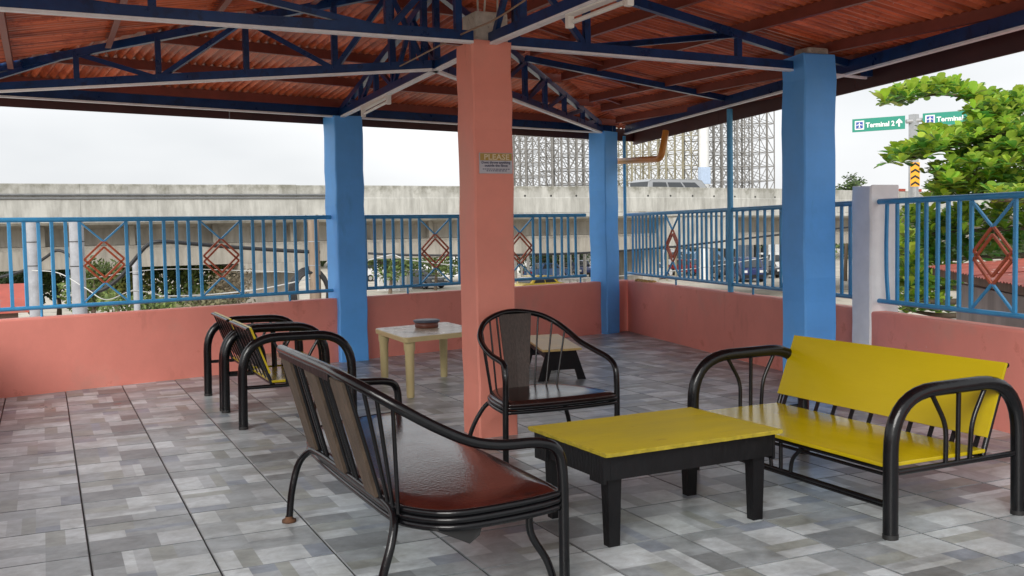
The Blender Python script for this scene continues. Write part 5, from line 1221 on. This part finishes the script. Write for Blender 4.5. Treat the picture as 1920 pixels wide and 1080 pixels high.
def bush_tree(label, px, py, D, rx, rz, n_, c0, c1, size, name='tree', trunk=True, ry=None, seed=0, cat='tree'):
    """crown of many leaves in uneven clumps around a centre seen at (px,py) at distance D"""
    rnd = random.Random(seed or label); c = at(px, py, D); b = V((c.x,c.y,GZ)); t_ = thing(name, label, cat, b)
    L_ = Leaves(); clumps = []
    for k in range(rnd.randint(9,13)):
        q_ = rvec(rnd); clumps.append((c+V((q_.x*rx*.75,q_.y*(ry or rx)*.7,q_.z*rz*.75)), rnd.uniform(.30,.5), rnd.uniform(.65,1.25)))
    for k in range(n_):
        cc, rr2, br_ = clumps[rnd.randrange(len(clumps))]; q_ = rvec(rnd).normalized()*rnd.random()**.4
        p = cc + V((q_.x*rx*rr2, q_.y*rx*rr2, q_.z*rz*rr2)); d = rvec(rnd).normalized(); x = d.orthogonal().normalized()
        f_ = rnd.random(); L_.quad(p, d, x, size*rnd.uniform(.6,1.3), size*.55, tuple(lerp(c0[i],c1[i],f_)*br_ for i in range(3)))
    tm_ = MB().tube(spline([b, b+V((.1,0,(c.z-GZ)*.5)), c+V((0,0,-rz*.2))], 4), [lerp(.16,.05,i/8) for i in range(9)], 8)
    for k in range(5): tm_.tube([lerp(b,c,.6), clumps[k][0]], [.05,.015], 6)
    tm_.build('trunk' if cat == 'tree' else 'stem', barkm, t_); L_.build('crown', leafd, t_); return t_
G0, G1 = (.030,.060,.018), (.095,.145,.040)
G2 = (.17,.22,.06)
bush_tree('dark evergreen tree under the flyover at the far left edge', -30, 528, 52, 3.6, 2.2, 1600, G0, G1, .34)
bush_tree('dark green tree between the two concrete utility poles', 105, 520, 50, 3.0, 1.9, 1500, G0, G1, .32)
bush_tree('light green shrub behind the right concrete pole', 170, 545, 38, 1.5, 1.2, 1000, G1, G2, .22, cat='shrub', name='shrub')
bush_tree('yellow green shrub seen through the first diamond', 212, 512, 44, 1.7, 1.2, 1000, (.10,.12,.03), (.24,.24,.06), .24, cat='shrub', name='shrub')
bush_tree('broad dark tree between the two diamonds', 330, 530, 50, 3.6, 2.1, 2200, G0, G1, .32)
bush_tree('mid green tree just left of the second diamond', 372, 540, 46, 2.0, 1.7, 1400, G1, G2, .26)
bush_tree('brownish bare shrub seen through the second diamond', 425, 545, 42, 1.8, 1.3, 1100, (.10,.08,.05), (.20,.16,.10), .18, cat='shrub', name='shrub')
bush_tree('low green shrub at the foot of the railing left of the first diamond', 265, 578, 30, 1.5, .7, 900, G1, G2, .18, cat='shrub', name='shrub')
bush_tree('low dry shrub at the foot of the railing below the second diamond', 400, 572, 30, 1.6, .55, 900, (.10,.10,.05), (.24,.22,.12), .16, cat='shrub', name='shrub')
bush_tree('bright green tree under the flyover right of the left blue column', 730, 487, 75, 3.2, 1.6, 1500, G1, G2, .34)
bush_tree('bright green tree under the flyover left of the coral column', 815, 480, 78, 4.2, 1.8, 1800, G1, G2, .34)
bush_tree('dark tree under the flyover right of the coral column', 1000, 470, 90, 4.5, 2.0, 1500, G0, G1, .4)
bush_tree('dark tree under the flyover left of the corner column', 1075, 462, 95, 4.5, 2.4, 1500, G0, G1, .4)
bush_tree('green tree behind the white box truck', 1480, 455, 115, 7, 3.4, 1800, G1, G2, .5)
bush_tree('dark hedge tree behind the dark cars under the flyover', 1290, 470, 120, 9, 2.6, 1600, G0, G1, .5)
bush_tree('small distant tree just right of the nearest blue column', 1585, 348, 80, 1.6, 1.2, 900, G0, G1, .3)
bush_tree('faint distant tree top behind the chevron board', 1752, 350, 95, 1.6, .8, 500, G1, G2, .3)
# far belt of trees along the horizon: one mass
rnd = random.Random(99); L_ = Leaves(); wood = thing('x','','')
bpy.data.objects.remove(wood); e_ = bpy.data.objects.new('tmp', None); e_.location = (0,0,0)
for k in range(9000):
    px = rnd.uniform(-120, 2040); D = rnd.uniform(125,150); g_ = at(px, 440, D); z = GZ + rnd.random()**.8*(4.6+1.6*math.sin(px*.013)+1.0*math.sin(px*.041+1))
    d = rvec(rnd).normalized(); f_ = rnd.random(); b_3 = rnd.uniform(.6,1.2); L_.quad(V((g_.x,g_.y,z)), d, d.orthogonal().normalized(), rnd.uniform(.9,1.9), 1.0, tuple(lerp(G0[i],G1[i],f_)*b_3 for i in range(3)))
o = L_.build('tree_belt', leafd, e_); o.parent = None; bpy.data.objects.remove(e_); o['kind'] = 'stuff'; tag(o, 'far belt of trees along the horizon seen under the flyover', 'trees')
